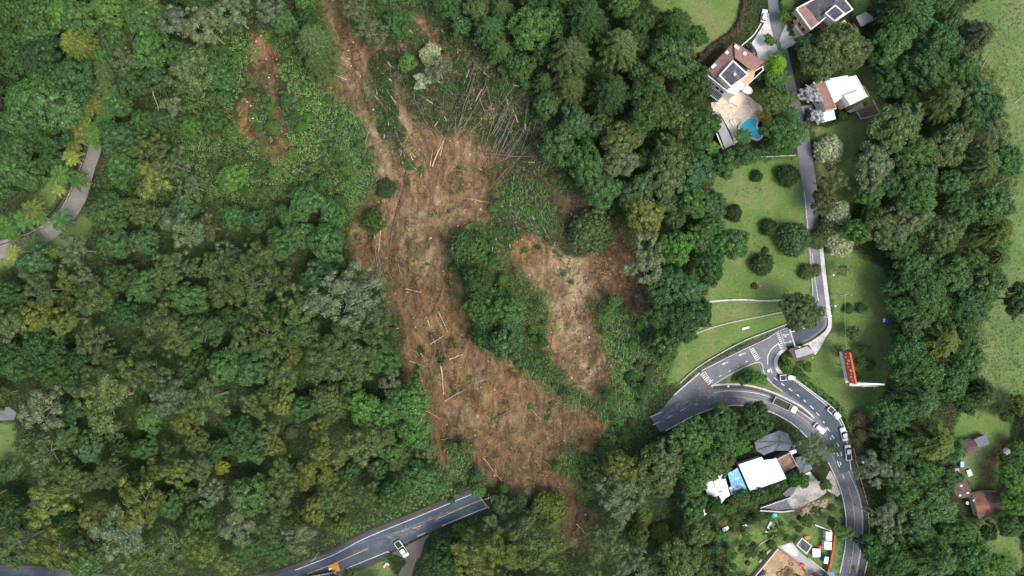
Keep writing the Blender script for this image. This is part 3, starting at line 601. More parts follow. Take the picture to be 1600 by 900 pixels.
def crown_euc(seed, R_=5.0):
    rng = np.random.default_rng(seed); cen = []; rad = []
    nb = rng.integers(6, 9)
    for j in range(nb):
        t = 6.283*j/nb+rng.normal()*0.3; ln = R_*rng.uniform(0.55, 0.95); cz = rng.uniform(0.2, 2.6)
        for i in range(rng.integers(6, 9)):
            r = rng.uniform(0.5, 1.15); off = rng.normal(size=3)*np.array([0.95, 0.95, 0.5])
            cen.append(np.array([math.cos(t)*(ln-r*.5), math.sin(t)*(ln-r*.5), cz+0.4])+off); rad.append(r)
    for i in range(12):
        r = rng.uniform(0.6, 1.3); p = rng.normal(size=3)*np.array([1.5, 1.5, 0.6]); p[2] += 2.8; cen.append(p); rad.append(r)
    return clumps_mesh('crown', cen, rad, 85, 0.42, rng, flat=0.8, asp=0.42, core=0.66)
def crown_dome(seed, R_=5.0, Z=4.2):
    rng = np.random.default_rng(seed); cen = []; rad = []
    n = 150
    for i in range(n):
        z = 1-1.15*(i+0.5)/n; t = i*2.39996; rr = math.sqrt(max(0, 1-z*z)) if z > 0 else 1; o = 1+0.07*rng.normal()+.08*math.sin(3*t+seed)+.06*math.sin(5*t+2*seed); r = rng.uniform(0.4, 0.85)
        cen.append(np.array([rr*(R_-r)*o*math.cos(t), rr*(R_-r)*o*math.sin(t), z*(Z-r)*o])); rad.append(r)
    cen.append(np.array([0, 0, 0.5])); rad.append(4.0)
    return clumps_mesh('crown', cen, rad, 110, 0.36, rng, core=0.8)
def crown_spray(seed, R_=5.0, Z=8.0):
    """feathery crown of radiating, drooping sprays (cypress and bamboo like)"""
    rng = np.random.default_rng(seed); P_, N_, A_, S_ = [], [], [], []
    nb = 120
    for i in range(nb):
        f = (i+0.5)/nb; t = i*2.39996+rng.normal()*0.2; z0 = Z*(1-f)-1; L = R_*(0.25+0.75*f**0.6)*rng.uniform(0.75, 1.12)
        m = int(6+L*5.5); s = np.linspace(0.12, 1, m); x = s*L; z = z0+0.9*np.sin(s*2.2)*L*0.25-0.28*L*s*s
        base = np.stack([math.cos(t)*x, math.sin(t)*x, z], 1)
        for side in (-1, 0, 1, 1, -1):
            a = t+side*rng.uniform(0.5, 1.0); ax = np.stack([np.full(m, math.cos(a)), np.full(m, math.sin(a)), rng.normal(size=m)*0.35-0.15], 1)
            ln = rng.uniform(0.5, 0.95, m)*(1.15-0.5*s)
            P_.append(base+ax*ln[:, None]*0.45*abs(side)+rng.normal(size=(m, 3))*0.1); A_.append(ax)
            N_.append(np.stack([rng.normal(size=m)*0.5, rng.normal(size=m)*0.5, np.ones(m)], 1)); S_.append(ln)
    P_ = np.concatenate(P_); S_ = np.concatenate(S_)
    q = quads(P_, np.concatenate(N_), S_, S_*0.3, rng, axis=np.concatenate(A_))
    cen = [np.array([0, 0, Z*k]) for k in (0.1, 0.35, 0.6)]; rad = [R_*0.6, R_*0.42, R_*0.26]
    return clumps_mesh('crown', cen, rad, 8, 0.5, rng, flat=1.0, core=0.9, extra=q)
def palm_crown(seed, n=15, L=3.0, wide=0.13):
    rng = np.random.default_rng(seed); P_, N_, A_, S_ = [], [], [], []
    for i in range(n):
        t = 6.283*i/n+rng.normal()*0.12; el = rng.uniform(0.25, 1.0); ln = L*rng.uniform(0.8, 1.08); m = 17; s = np.linspace(0.08, 1, m)
        x = ln*s*math.cos(el*0.5); z = ln*(s*math.sin(el)-0.75*s*s); c = np.stack([math.cos(t)*x, math.sin(t)*x, z], 1)
        for sd_ in (-1, 1):
            a = t+sd_*1.0; w_ = (0.25+0.85*np.sin(np.clip(s*2.6+0.35, 0, 3.0)))*0.75
            ax = np.stack([np.full(m, math.cos(a)), np.full(m, math.sin(a)), np.full(m, -0.45)], 1)
            P_.append(c+ax*w_[:, None]*0.45); A_.append(ax); S_.append(w_); N_.append(np.stack([-math.sin(t)*sd_*0.4+rng.normal(size=m)*.1, math.cos(t)*sd_*0.4+rng.normal(size=m)*.1, np.ones(m)], 1))
        ax = np.gradient(c, axis=0); P_.append(c); A_.append(ax); S_.append(np.full(m, ln/m*1.4)); N_.append(np.tile([0, 0, 1.0], (m, 1))+rng.normal(size=(m, 3))*.05)
    P_ = np.concatenate(P_); S_ = np.concatenate(S_); w_ = np.where(S_ > 0.3, wide*2, wide)
    V, F = quads(P_, np.concatenate(N_), S_, w_, rng, axis=np.concatenate(A_))
    return npmesh('crown', V, None, F, M['leaf'])
def trunk_mesh(name, h, r, limbs, seed, m='bark', spread=3.0, lean=0.3):
    rg = random.Random(seed); b = MB(); top = h
    pts = [(0, 0, -0.6)]+[(rg.uniform(-1, 1)*lean*i/4, rg.uniform(-1, 1)*lean*i/4, h*i/4) for i in range(1, 5)]
    b.tube(pts, [r*1.25, r, r*.8, r*.6, r*.35], 7)
    for i in range(limbs):
        t = 6.283*i/max(1, limbs)+rg.uniform(-.3, .3); z = h*rg.uniform(0.55, 0.85); L = spread*rg.uniform(.7, 1.1)
        b.tube([(0, 0, z), (math.cos(t)*L*.5, math.sin(t)*L*.5, z+L*.35), (math.cos(t)*L, math.sin(t)*L, z+L*.5)], [r*.45, r*.3, r*.12], 5)
    o = b.build(name, M[m]); me = o.data; bpy.data.objects.remove(o); return me
# nominal trees: crown radius 5, crown base at height hb
PROTO = {'B': [(crown_broad(100+i), 8.0) for i in range(6)], 'E': [(crown_euc(200+i), 10.0) for i in range(6)],
 'C': [(crown_spray(300+i), 6.0) for i in range(3)], 'D': [(crown_dome(400+i), 2.2) for i in range(3)], 'P': [(palm_crown(500+i), 6.0) for i in range(3)]}
TRK = {'B': [trunk_mesh('trunk', 8.6, .28, 6, i) for i in range(3)], 'E': [trunk_mesh('trunk', 11.5, .24, 8, 9+i, 'bark', 3.6) for i in range(3)],
 'C': [trunk_mesh('trunk', 12.5, .24, 0, 19, 'bark_dark')], 'D': [trunk_mesh('trunk', 3.5, .22, 5, 29, 'bark_dark', 2.5)], 'P': [trunk_mesh('trunk', 6.1, .17, 0, 39, 'bark', lean=.5)]}
COL = {'o': (.118, .155, .052), 'y': (.160, .190, .045), 'Y': (.30, .31, .04), 'g': (.086, .156, .046), 'd': (.060, .110, .034), 'b': (.086, .152, .054),
 'l': (.112, .205, .046), 'L': (.22, .34, .03), 'p': (.160, .195, .095), 'w': (.40, .45, .25), 'W': (.52, .57, .50), 'n': (.26, .19, .10), 'Y2': (.24, .28, .05), 't': (.128, .140, .058)}
CNAME = {'Y2': 'yellowing', 'o': 'olive green', 'y': 'yellowish olive', 'Y': 'bright yellow', 'g': 'mid green', 'd': 'dark green', 'b': 'bluish green', 'l': 'fresh green', 'L': 'lime green',
 'p': 'pale grey-green', 'w': 'pale creamy green', 'W': 'silvery white', 'n': 'dry brown', 't': 'dull brown-green'}
KNAME = {'B': ('broadleaf_tree', 'broadleaf tree'), 'E': ('eucalyptus_tree', 'loose eucalyptus'), 'C': ('feathery_tree', 'tall feathery tree'), 'D': ('round_tree', 'dense round tree'), 'P': ('palm_tree', 'palm')}
LM = {'the swimming pool': (1175, 203), 'the tan-roofed house': (1150, 105), 'the peach-walled house': (1285, 30), 'the white-roofed house': (1310, 150), 'the dark-roofed carport': (1355, 172),
 'the gate booth': (1252, 552), 'the orange billboard': (1322, 575), 'the big white sheet roof': (1190, 740), 'the blue tarp roof': (1152, 752), 'the walled sand yard': (1220, 880), 'the brown-roofed cottage': (1510, 700), 'the orange-tiled farmhouse': (1545, 790),
 'the lower road\'s cut end': (755, 780), 'the upper road\'s cut end': (1022, 662), 'the small patchy orange scar': (410, 150), 'the round shrub amid the slide': (730, 390), 'the head of the landslide': (520, 20),
 'the grey palm-lined road': (80, 340), 'the top left corner': (0, 0), 'the bottom left corner': (0, 900), 'the top right corner': (1600, 0), 'the bottom right corner': (1600, 900), 'the lower road pickup': (627, 855),
 'the left edge road stub': (10, 648), 'the yellow flatbed truck': (500, 895), 'the foot of the landslide': (900, 820), 'the leaning dead poles': (780, 200), 'the stony right-hand scar': (920, 600),
 'the green island inside the slide': (780, 490), 'the bend of the uphill road': (1290, 500), 'the curb of the main bend': (1340, 760), 'the middle zebra crossing': (1180, 553), 'the long slender fallen trunks': (585, 420),
 'the middle of the left forest': (300, 520), 'the middle of the right forest': (1450, 420), 'the right meadow': (1570, 280), 'the upper left forest': (200, 110), 'the lower left forest': (230, 760), 'the lower right forest': (1400, 820), 'the woods below the upper road': (1060, 800), 'the top middle woods': (930, 90), 'the woods right of the slide': (1010, 270)}
REG = []
def label_later(o, words, px, py): REG.append((o, words, px, py))
ORD = ['nearest', 'second nearest', 'third nearest', 'fourth nearest', 'fifth nearest', 'sixth nearest', 'seventh nearest', 'eighth nearest', 'ninth nearest', 'tenth nearest', 'eleventh nearest', 'twelfth nearest']+['%dth nearest' % i for i in range(13, 60)]
def flush_labels():
    buckets = {}
    for o, words, px, py in REG:
        k = min(LM, key=lambda n: (LM[n][0]-px)**2+(LM[n][1]-py)**2); dx, dy = px-LM[k][0], py-LM[k][1]; d = math.hypot(dx, dy)
        a = math.degrees(math.atan2(-dy, dx)) % 360
        dr = ['right of', 'above right of', 'above', 'above left of', 'left of', 'below left of', 'below', 'below right of'][int((a+22.5)//45) % 8]
        buckets.setdefault((words, dr, k), []).append((d, o))
    for (words, dr, k), l in buckets.items():
        l.sort(key=lambda t: t[0])
        for i, (d, o) in enumerate(l):
            o['label'] = '%s, %s %s' % (words, dr, k) if len(l) == 1 else '%s %s %s %s' % (words, ORD[i], dr, k)
NT_ = 0
def tree(px, py, r, kind, col, group=None):
    """px, py: where the photo shows the crown's centre, r its radius there in pixels"""
    global NT_
    NT_ += 1; rg = random.Random(NT_*7919); pro, hb = PROTO[kind][rg.randrange(len(PROTO[kind]))]; tm = TRK[kind][rg.randrange(len(TRK[kind]))]
    s = r*0.2/5.0 if kind != 'P' else r*0.2/2.9
    s *= 1.04; zs = min(s, 0.55+0.5*s) if kind in 'EB' and s > 0.5 else s
    if kind == 'P': zs = s*rg.uniform(.85, 1.1)
    top = (hb+(1.5 if kind != 'P' else 0))*zs; b = PT(px, py, top); z = float(T(b.x, b.y))
    nm, w_ = KNAME[kind]
    if r < 11 and kind != 'P': nm = 'shrub'; w_ = 'small shrub' if kind != 'D' else 'small round shrub'
    size = 'large ' if r >= 30 else 'small ' if r < 17 and r >= 11 else ''
    o = thing(nm, '', 'palm' if kind == 'P' else 'shrub' if nm == 'shrub' else 'tree', (b.x, b.y, z), group, rg.uniform(0, 6.28), True); ir = 1 if kind in 'DPC' else rg.uniform(.84, 1.16); o.scale = (s*ir, s/ir, zs)
    label_later(o, size+CNAME[col]+' '+w_, px, py)
    t = bpy.data.objects.new('trunk', tm); C.objects.link(t); t.parent = o
    c = bpy.data.objects.new('crown', pro); C.objects.link(c); c.parent = o; c.location = (0, 0, hb)
    k = COL[col]; j = rg.uniform(.85, 1.15); c.color = (k[0]*j*rg.uniform(.92, 1.08), k[1]*j, k[2]*j*rg.uniform(.9, 1.15), 1)
    return o
HAND = '''213,327,20,E,o 230,333,20,E,o 290,363,28,E,p 320,353,22,E,t 260,423,24,E,o 150,467,27,E,o 60,497,26,B,y 103,500,24,E,y 100,470,14,B,o 143,533,24,E,o 167,560,20,E,o 67,540,30,B,d 17,460,22,B,d
253,500,30,E,o 317,517,30,E,g 280,533,26,E,o 333,417,18,B,o 383,443,36,E,o 343,457,18,B,o 180,380,22,B,b 167,330,26,B,g 113,390,24,E,p 53,413,24,B,b 147,590,22,E,o 377,533,20,E,o 233,583,24,E,o 300,573,22,B,d
353,573,26,B,g 80,577,26,B,d 20,567,28,B,d 400,400,26,E,o 67,640,32,E,p 160,627,42,E,o 60,710,36,E,o 77,787,34,E,y 133,753,18,B,o 150,807,24,E,y 187,840,40,E,p 217,793,36,E,y 277,740,22,E,y 313,730,22,E,o
347,730,11,B,Y 297,773,14,B,o 267,620,26,E,p 327,623,30,E,o 370,820,26,E,p 390,773,28,B,g 320,853,26,E,y 263,857,32,E,o 20,853,30,E,o 80,863,32,E,y 133,873,28,B,g 207,867,24,E,y 140,700,22,B,b 187,700,14,B,d
233,653,20,B,l 227,700,18,B,g 10,737,16,B,b 333,773,20,E,p 213,757,22,B,d 377,677,22,B,d 343,703,18,B,d 20,800,24,B,d 417,403,20,E,o 437,433,20,E,o 473,473,30,E,o 543,460,42,E,p 580,487,26,E,p 417,527,30,E,o
470,520,26,B,g 540,533,34,E,o 587,513,26,E,o 457,553,16,B,y 510,563,30,E,o 553,567,30,E,o 597,560,24,B,g 443,587,24,E,o 510,530,8,B,Y 510,380,26,B,b 477,317,24,B,g 440,380,22,B,g 517,333,18,B,g 467,367,20,B,b
730,390,29,D,g 583,345,17,B,d 602,294,15,D,d 763,480,34,D,g 745,440,22,B,d 793,487,24,B,g 767,517,30,D,g 793,533,26,B,b 513,627,30,D,o 443,630,18,B,y 420,617,16,B,o 417,677,20,E,o 455,676,10,D,o 430,700,16,B,y
567,700,32,E,o 503,720,30,E,y 443,737,22,E,o 477,747,16,B,y 437,767,24,E,o 630,720,18,B,o 587,683,26,E,o 430,800,20,E,o 487,800,20,B,y 527,780,22,E,o 513,757,16,B,y 613,703,20,B,g 640,630,30,B,l 600,647,24,B,l
647,673,24,B,l 567,637,24,B,l 420,828,22,E,o 533,822,13,B,y 702,848,19,B,d 768,822,18,E,p 716,828,10,B,l 738,848,20,E,o 783,790,15,B,b 690,880,22,B,d 740,877,28,E,y 780,863,28,E,y 857,797,27,D,y 820,827,26,E,o
850,857,34,E,o 803,873,16,B,y 970,733,26,B,y 1033,723,34,B,o 1000,753,18,B,o 970,773,30,E,p 1033,760,18,B,o 1007,810,13,D,y 1033,833,15,D,y 950,847,32,E,o 987,877,30,E,p 1060,877,30,B,o 1090,833,22,B,o 1083,790,22,B,g
1087,733,32,B,g 1120,723,24,B,o 1083,683,28,B,g 1127,660,26,B,g 1153,693,18,B,l 1178,658,27,B,d 1143,787,11,D,y 1073,847,15,B,y 1000,787,14,B,g 1133,690,22,B,g 925,360,33,D,o 1007,337,28,B,y 1013,410,32,E,p 1057,387,24,B,l
1093,373,20,B,g 1147,380,22,B,g 1147,333,13,D,d 1040,447,26,B,b 1073,450,24,B,b 1107,417,24,B,d 1030,487,24,B,d 1067,500,30,B,d 987,310,22,B,o 1083,313,24,B,g 1113,320,20,B,b 1192,413,17,D,d 1090,487,22,B,d 890,90,34,C,o
890,138,26,C,o 953,147,32,C,d 967,77,32,C,o 913,33,34,C,d 1053,40,28,C,d 830,43,30,B,g 863,33,22,B,g 850,130,18,C,g 1017,167,34,B,d 1067,190,24,B,o 1017,133,20,B,o 973,217,28,B,o 970,250,24,B,p 873,227,26,B,b 917,260,28,B,g
1047,247,28,B,o 1050,90,30,B,g 1083,133,26,B,d 1093,200,28,B,d 1090,57,15,B,g 1007,73,16,B,b 1040,277,28,B,o 1083,267,28,B,b 1133,257,18,B,g 1183,275,9,D,d 977,10,20,B,g 1000,300,24,B,b 1163,243,17,B,g 1226,207,25,B,g
1207,160,18,B,o 1212,102,17,C,L 1262,72,17,B,b 1312,68,29,B,o 1279,98,26,B,o 1333,80,24,B,o 1397,63,26,B,g 1380,90,20,B,g 1433,23,24,B,b 1400,17,30,C,d 1467,67,28,B,b 1523,57,26,C,t 1450,110,30,B,g 1500,107,22,B,g
1387,128,22,B,d 1467,157,32,C,o 1520,143,24,B,b 1547,167,22,B,b 1400,197,34,B,o 1373,232,22,B,g 1363,257,28,B,p 1430,237,28,B,g 1480,227,30,B,o 1510,187,24,B,g 1527,260,30,C,o 1433,277,28,B,g 1490,287,22,B,g 1553,213,22,E,p
1297,233,21,D,w 1300,280,22,E,t 1232,274,17,D,d 1265,147,13,E,W 1277,182,11,E,W 1310,333,20,D,w 1315,377,22,D,w 1297,357,18,D,o 1242,373,25,D,b 1276,375,14,D,o 1262,425,12,D,o 1275,422,9,D,t 1253,488,28,B,o 1203,355,13,D,d
1287,313,18,B,t 1343,360,20,B,l 1380,357,26,B,o 1363,335,16,B,g 1413,350,26,E,p 1433,320,28,B,g 1470,367,28,B,o 1500,333,26,B,g 1550,320,28,B,g 1553,360,26,C,y 1407,383,24,B,g 1430,417,26,B,g 1443,447,32,B,g 1402,445,20,B,g
1453,477,28,B,g 1490,430,26,B,g 1540,443,26,B,b 1513,477,26,B,b 1417,477,24,B,g 1433,500,26,B,o 1463,530,32,C,y 1406,515,15,B,b 1420,553,28,B,g 1433,580,34,B,g 1490,533,26,B,d 1500,507,26,E,g 1510,560,26,B,g 1483,593,28,B,g
1593,467,22,B,d 1333,521,11,B,b 1327,483,8,D,o 1347,482,8,D,g 1317,422,9,E,p 1427,620,36,C,g 1397,643,26,B,g 1380,668,17,B,b 1453,687,34,C,y 1483,700,24,C,g 1400,743,24,B,g 1367,733,24,E,p 1440,733,26,B,g 1478,745,20,B,g
1413,767,26,B,l 1455,790,32,B,g 1387,813,28,E,p 1430,827,26,B,g 1367,857,22,B,g 1453,867,36,C,g 1500,833,24,B,g 1517,867,28,B,g 1400,877,28,B,g 1583,750,20,B,l 1588,785,20,B,l 1578,822,18,B,g 1527,610,24,C,d 1507,627,18,B,d
1593,633,14,B,y 1267,702,21,E,p 1316,833,15,E,l 1360,850,18,B,d 1346,655,13,D,n 1350,678,12,D,n 23,20,24,B,g 60,27,28,B,g 93,20,24,B,l 127,30,26,B,g 173,13,24,B,l 127,73,28,C,y 57,53,24,B,g 20,60,26,B,d 67,90,28,B,d
33,93,24,B,d 113,123,30,B,d 50,147,30,B,g 87,167,34,B,g 40,187,30,B,g 67,207,30,B,d 27,227,26,B,d 20,260,26,B,g 50,273,20,B,g 233,77,26,B,g 207,127,24,B,d 247,120,18,B,b 197,97,22,E,p 300,110,30,B,o 283,87,22,B,g
280,37,26,E,p 320,43,28,E,p 360,17,28,E,p 340,117,22,B,g 233,233,22,E,o 240,283,28,E,y 267,257,24,E,o 297,290,18,E,p 225,262,16,B,g 363,277,20,B,l 297,197,16,B,l 333,187,16,B,g 493,67,30,C,o 497,100,22,C,o 557,20,18,E,p
583,50,22,E,p 620,37,20,B,g 672,84,16,D,w 686,107,20,E,p 660,127,14,E,w 637,97,13,B,l 767,50,26,C,g 783,20,22,C,g 783,80,20,C,g 423,20,20,E,p 443,33,18,B,g 700,10,18,B,g 720,40,14,B,g 1110,355,18,B,g 1120,385,20,B,g
1327,555,9,B,d 1350,545,8,B,g 1345,566,9,B,b 1360,570,8,B,d 1337,588,8,B,g 1230,572,10,B,l 1245,580,8,B,g 1262,573,7,B,o 1183,590,11,B,l 1170,588,9,B,g 1160,595,7,B,l 1300,815,8,B,g 1290,757,9,B,g 1256,752,10,B,l 1300,700,8,B,l
1240,749,11,B,d 1226,754,8,B,g 1160,777,12,B,g 1140,795,9,B,l 1185,775,12,B,g 1210,768,9,B,d 1115,790,14,B,d 1206,226,12,B,d 1225,25,9,B,l 1240,22,8,B,l 1203,62,8,B,l 1215,135,10,B,g 1205,120,12,B,l 1325,165,7,B,g 1318,182,7,B,g
1196,183,9,B,Y 1300,112,10,B,d 1188,120,6,B,l 1575,650,10,B,g 1590,700,12,B,l 1584,722,14,B,g 1545,830,13,B,d 1560,880,16,B,l 1200,417,8,D,d 1127,331,6,D,o 1197,391,5,D,t 1180,447,5,D,t'''
HT = []
for q in HAND.split():
    a = q.split(','); HT.append((float(a[0]), float(a[1]), float(a[2]), a[3], a[4]))
GRP = lambda x, y: 'trees of the left forest' if x < 680 and y > 290 else 'trees of the top left woods' if x < 560 else 'trees right of the slide' if x < 1150 and y < 560 else 'trees of the eastern forest' if x > 1340 else 'trees below the upper road' if y > 560 and x < 1170 else 'garden trees around the houses and roads'
for x, y, r, k, c in HT: tree(x, y, r, k, c, GRP(x, y))
PALMS = '10,358,17.2,l 38,343,17.2,l 24,372,10.3,y 50,327,17.2,y 61,340,13.8,l 93,273,17.2,l 92,295,11.5,Y2 122,281,14.9,g 95,344,17.2,g 49,380,14.9,g 111,244,16.1,Y2 115,220,17.2,y 147,212,18.4,l 110,205,13.8,Y2 117,197,17.2,y 130,177,16.1,l 143,145,16.1,o 157,106,16.1,o 177,150,18.4,l 153,205,17.2,l 167,167,17.2,g 213,15,17.2,y 233,12,17.2,y 245,43,17.2,l 227,52,13.8,y 200,40,13.8,l 20,395,13.8,Y2 75,397,13.8,y 1163,214,13.0,g 1160,210,8.0,l 1225,120,13.0,g 1234,152,12.0,g 1238,178,12.0,g 1115,232,12.0,l 1222,85,11.0,g 1258,212,9.0,l 160,130,16.1,o 168,85,16.1,l 182,60,16.1,y 172,112,14.9,g 145,165,16.1,y 134,200,14.9,y 190,35,14.9,l 163,185,14.9,l 1252,68,12.0,b 1548,838,12.0,g 1308,548,10.0,o 1135,838,8.0,l 1120,800,10.0,b'
for q in PALMS.split():
    x, y, r, c = q.split(','); tree(float(x), float(y), float(r), 'P', c, 'palms lining the grey road' if float(x) < 300 else 'garden palms')
# fill the forests between the trees read one by one
OPEN = [[(335,50),(420,40),(480,110),(560,190),(565,330),(520,345),(470,300),(400,320),(350,330),(310,310),(290,250),(270,180),(300,150),(330,130)],
 [(545,-60),(740,-60),(745,70),(815,110),(850,180),(870,260),(960,310),(1010,420),(1020,520),(1060,560),(1020,640),(1000,700),(930,740),(940,870),(885,960),(850,780),(760,770),(640,835),(540,880),(470,880),(520,840),(640,780),(690,740),(650,660),(620,540),(600,470),(560,440),(530,400),(530,200),(500,140),(480,-60)],
 [(1150,-60),(1370,-60),(1360,40),(1370,100),(1400,175),(1365,215),(1345,240),(1350,340),(1390,430),(1395,600),(1340,700),(1360,960),(1110,960),(1120,800),(1090,750),(1180,670),(1150,650),(1000,690),(1000,640),(1050,560),(1085,490),(1115,430),(1105,260),(1120,240),(1095,120),(1140,60)],
 [(1480,640),(1620,640),(1620,830),(1485,830)], [(1480,660),(1530,670),(1530,830),(1478,830)]]
def inpoly(x, y, p):
    s = False
    for i in range(len(p)):
        x0, y0 = p[i]; x1, y1 = p[i-1]
        if (y0 > y) != (y1 > y) and x < (x1-x0)*(y-y0)/(y1-y0)+x0: s = not s
    return s
BLK = OPEN+SOIL+LAWN+MEADOW+[[(158,130),(118,170),(92,235),(50,295),(-60,335),(-60,440),(40,420),(100,400),(150,350),(178,230),(178,130)], [(-80,636),(26,636),(26,660),(-80,660)], edges([(x-6, y-6) for x, y in mainU], mainL), [(225,-60),(196,40),(160,100),(142,205),(97,322),(44,364),(-60,390),(-60,420),(24,402),(64,388),(104,361),(131,324),(170,205),(188,110),(212,50),(262,-60)]]
placed = [(x, y, r) for x, y, r, k, c in HT]
RD = [[(1102,108),(1146,62),(1196,95),(1182,130),(1205,185),(1190,222),(1135,232),(1110,180),(1105,150)], [(1240,12),(1300,-25),(1334,15),(1370,25),(1346,44),(1267,50)], [(1268,128),(1326,116),(1358,150),(1378,178),(1345,190),(1285,193)], JP, edges([(x-2, y-5) for x, y in mainU], mainL), [(612,860),(630,860),(634,880),(625,892),(612,930),(640,930),(650,882),(657,868),(680,846),(672,830)], [(560,880),(610,868),(612,900),(560,910)]]
rf = random.Random(5); cand = []
for i in range(9000):
    x, y = rf.uniform(-70, 1670), rf.uniform(-60, 960); r = rf.uniform(15, 27)
    if any(inpoly(x, y, p) for p in BLK): continue
    if any(inpoly(x+r*.95*math.cos(k*.785), y+r*.95*math.sin(k*.785), p) for p in RD for k in range(8)): continue
    inside = 0 < x < 1600 and 0 < y < 900; need = 0.80 if inside else 0.9
    if any((x-a)**2+(y-b_)**2 < ((r+c)*need)**2 for a, b_, c in placed if abs(x-a) < 70 and abs(y-b_) < 70): continue
    placed.append((x, y, r)); q = rf.random()
    if x < 680 and y > 380: k, c = ('E', 'ooogpgy'[int(q*7)]) if rf.random() < .6 else ('B', 'dgogdb'[int(q*6)])
    elif x < 600: k, c = ('B', 'ggdlbg'[int(q*6)]) if rf.random() < .75 else ('E', 'pog'[int(q*3)])
    elif x > 1340: k, c = ('B', 'gggbod'[int(q*6)]) if rf.random() < .85 else ('C', 'ogy'[int(q*3)])
    elif y > 640: k, c = ('B', 'goydb'[int(q*5)]) if rf.random() < .6 else ('E', 'op'[int(q*2)])
    else: k, c = ('B', 'gdbog'[int(q*5)])
    tree(x, y, r, k, c, GRP(x, y))
BRUSH = [[(575,60),(700,50),(760,80),(850,180),(875,300),(850,300),(800,300),(700,230),(640,260),(585,190)], [(820,290),(900,300),(960,340),(1010,430),(1000,500),(880,380),(800,400),(760,360),(790,320)], [(600,440),(660,520),(700,700),(640,640)]]
ns = 0
for i in range(6000):
    x, y = rf.uniform(335, 1080), rf.uniform(-10, 800); r = rf.choice((4, 5, 6, 6, 7, 8, 9, 11))
    if not any(inpoly(x, y, p) for p in OPEN[:2]) or any(inpoly(x, y, p) for p in SOIL+BRUSH): continue
    if any((x-a)**2+(y-b_)**2 < ((r+q)*.85)**2 for a, b_, q in placed if abs(x-a) < 60 and abs(y-b_) < 60): continue
    placed.append((x, y, r)); ns += 1; q = rf.random(); k = 'BED'[int(rf.random()**1.3*3)]; tree(x, y, r, k, 'gllbglo'[int(q*7)] if y < 560 else 'lgbo'[int(q*4)], 'shrubs on the open slope beside the slide')
    if ns > 110: break
nv = 0
for i in range(900):
    x, y = rf.uniform(1085, 1318), rf.uniform(778, 905); r = rf.choice((4, 5, 6, 7, 8, 10))
    if any(inpoly(x, y, p) for p in [[(1170,900),(1195,872),(1213,845),(1240,838),(1262,830),(1268,812),(1310,812),(1300,900)], [(1185,785),(1240,775),(1300,768),(1296,790),(1240,808),(1187,805)]]+RD) or inpoly(x+r, y, JP): continue
    if any((x-a)**2+(y-b_)**2 < ((r+q)*.9)**2 for a, b_, q in placed if abs(x-a) < 60 and abs(y-b_) < 60): continue
    placed.append((x, y, r)); nv += 1; tree(x, y, r, 'BBED'[rf.randrange(4)], 'glgbodl'[rf.randrange(7)], 'bushes in the rough garden below the bend')
    if nv > 42: break
print('trees', NT_, ns, nv)

# ---------------------------------------------------------------- ground cover: one mesh of many low plants
def cover(name, label_tint, seed, spacing, rmin, rmax, test, per, leaf, asp=0.5, height=0.6):
    rng = np.random.default_rng(seed); x = np.arange(-172, 172, spacing); y = np.arange(-98, 98, spacing)
    X, Y = np.meshgrid(x, y); X = (X+rng.uniform(-.5, .5, X.shape)*spacing).ravel(); Y = (Y+rng.uniform(-.5, .5, Y.shape)*spacing).ravel()
    keep, tint, sc = test(X, Y, rng); X, Y, tint, sc = X[keep], Y[keep], tint[keep], sc[keep]
    Z = T(X, Y); n = len(X); r = rng.uniform(rmin, rmax, n)*sc
    cen = np.repeat(np.stack([X, Y, Z], 1), per, 0); rr = np.repeat(r, per)[:, None]
    d = rng.normal(size=(n*per, 3)); d /= np.linalg.norm(d, axis=1, keepdims=True); d[:, 2] = np.abs(d[:, 2])
    p = cen+d*rr*np.array([1, 1, height])*(0.5+0.6*rng.random((n*per, 1)))
    nr = d+rng.normal(size=d.shape)*0.5; nr[:, 2] += 0.5; s = leaf*(0.5+0.9*rng.random(n*per))
    V, F = quads(p, nr, s, s*asp, rng)
    tt = np.repeat(np.repeat(tint, per, 0), 4, 0)
    me = npmesh(name, V, None, F, M['tint'], attrs={'tint': ('FLOAT_COLOR', np.concatenate([tt, np.ones((len(tt), 1))], 1))})
    o = bpy.data.objects.new(name, me); C.objects.link(o); stuff(o); tag(o, label_tint[0], label_tint[1]); print(name, n, n*per); return o
ix = lambda A, X, Y: A[np.clip(((Y+102)/0.5).astype(int), 0, 408)+10, np.clip(((X+176)/0.5).astype(int), 0, 704)+10]
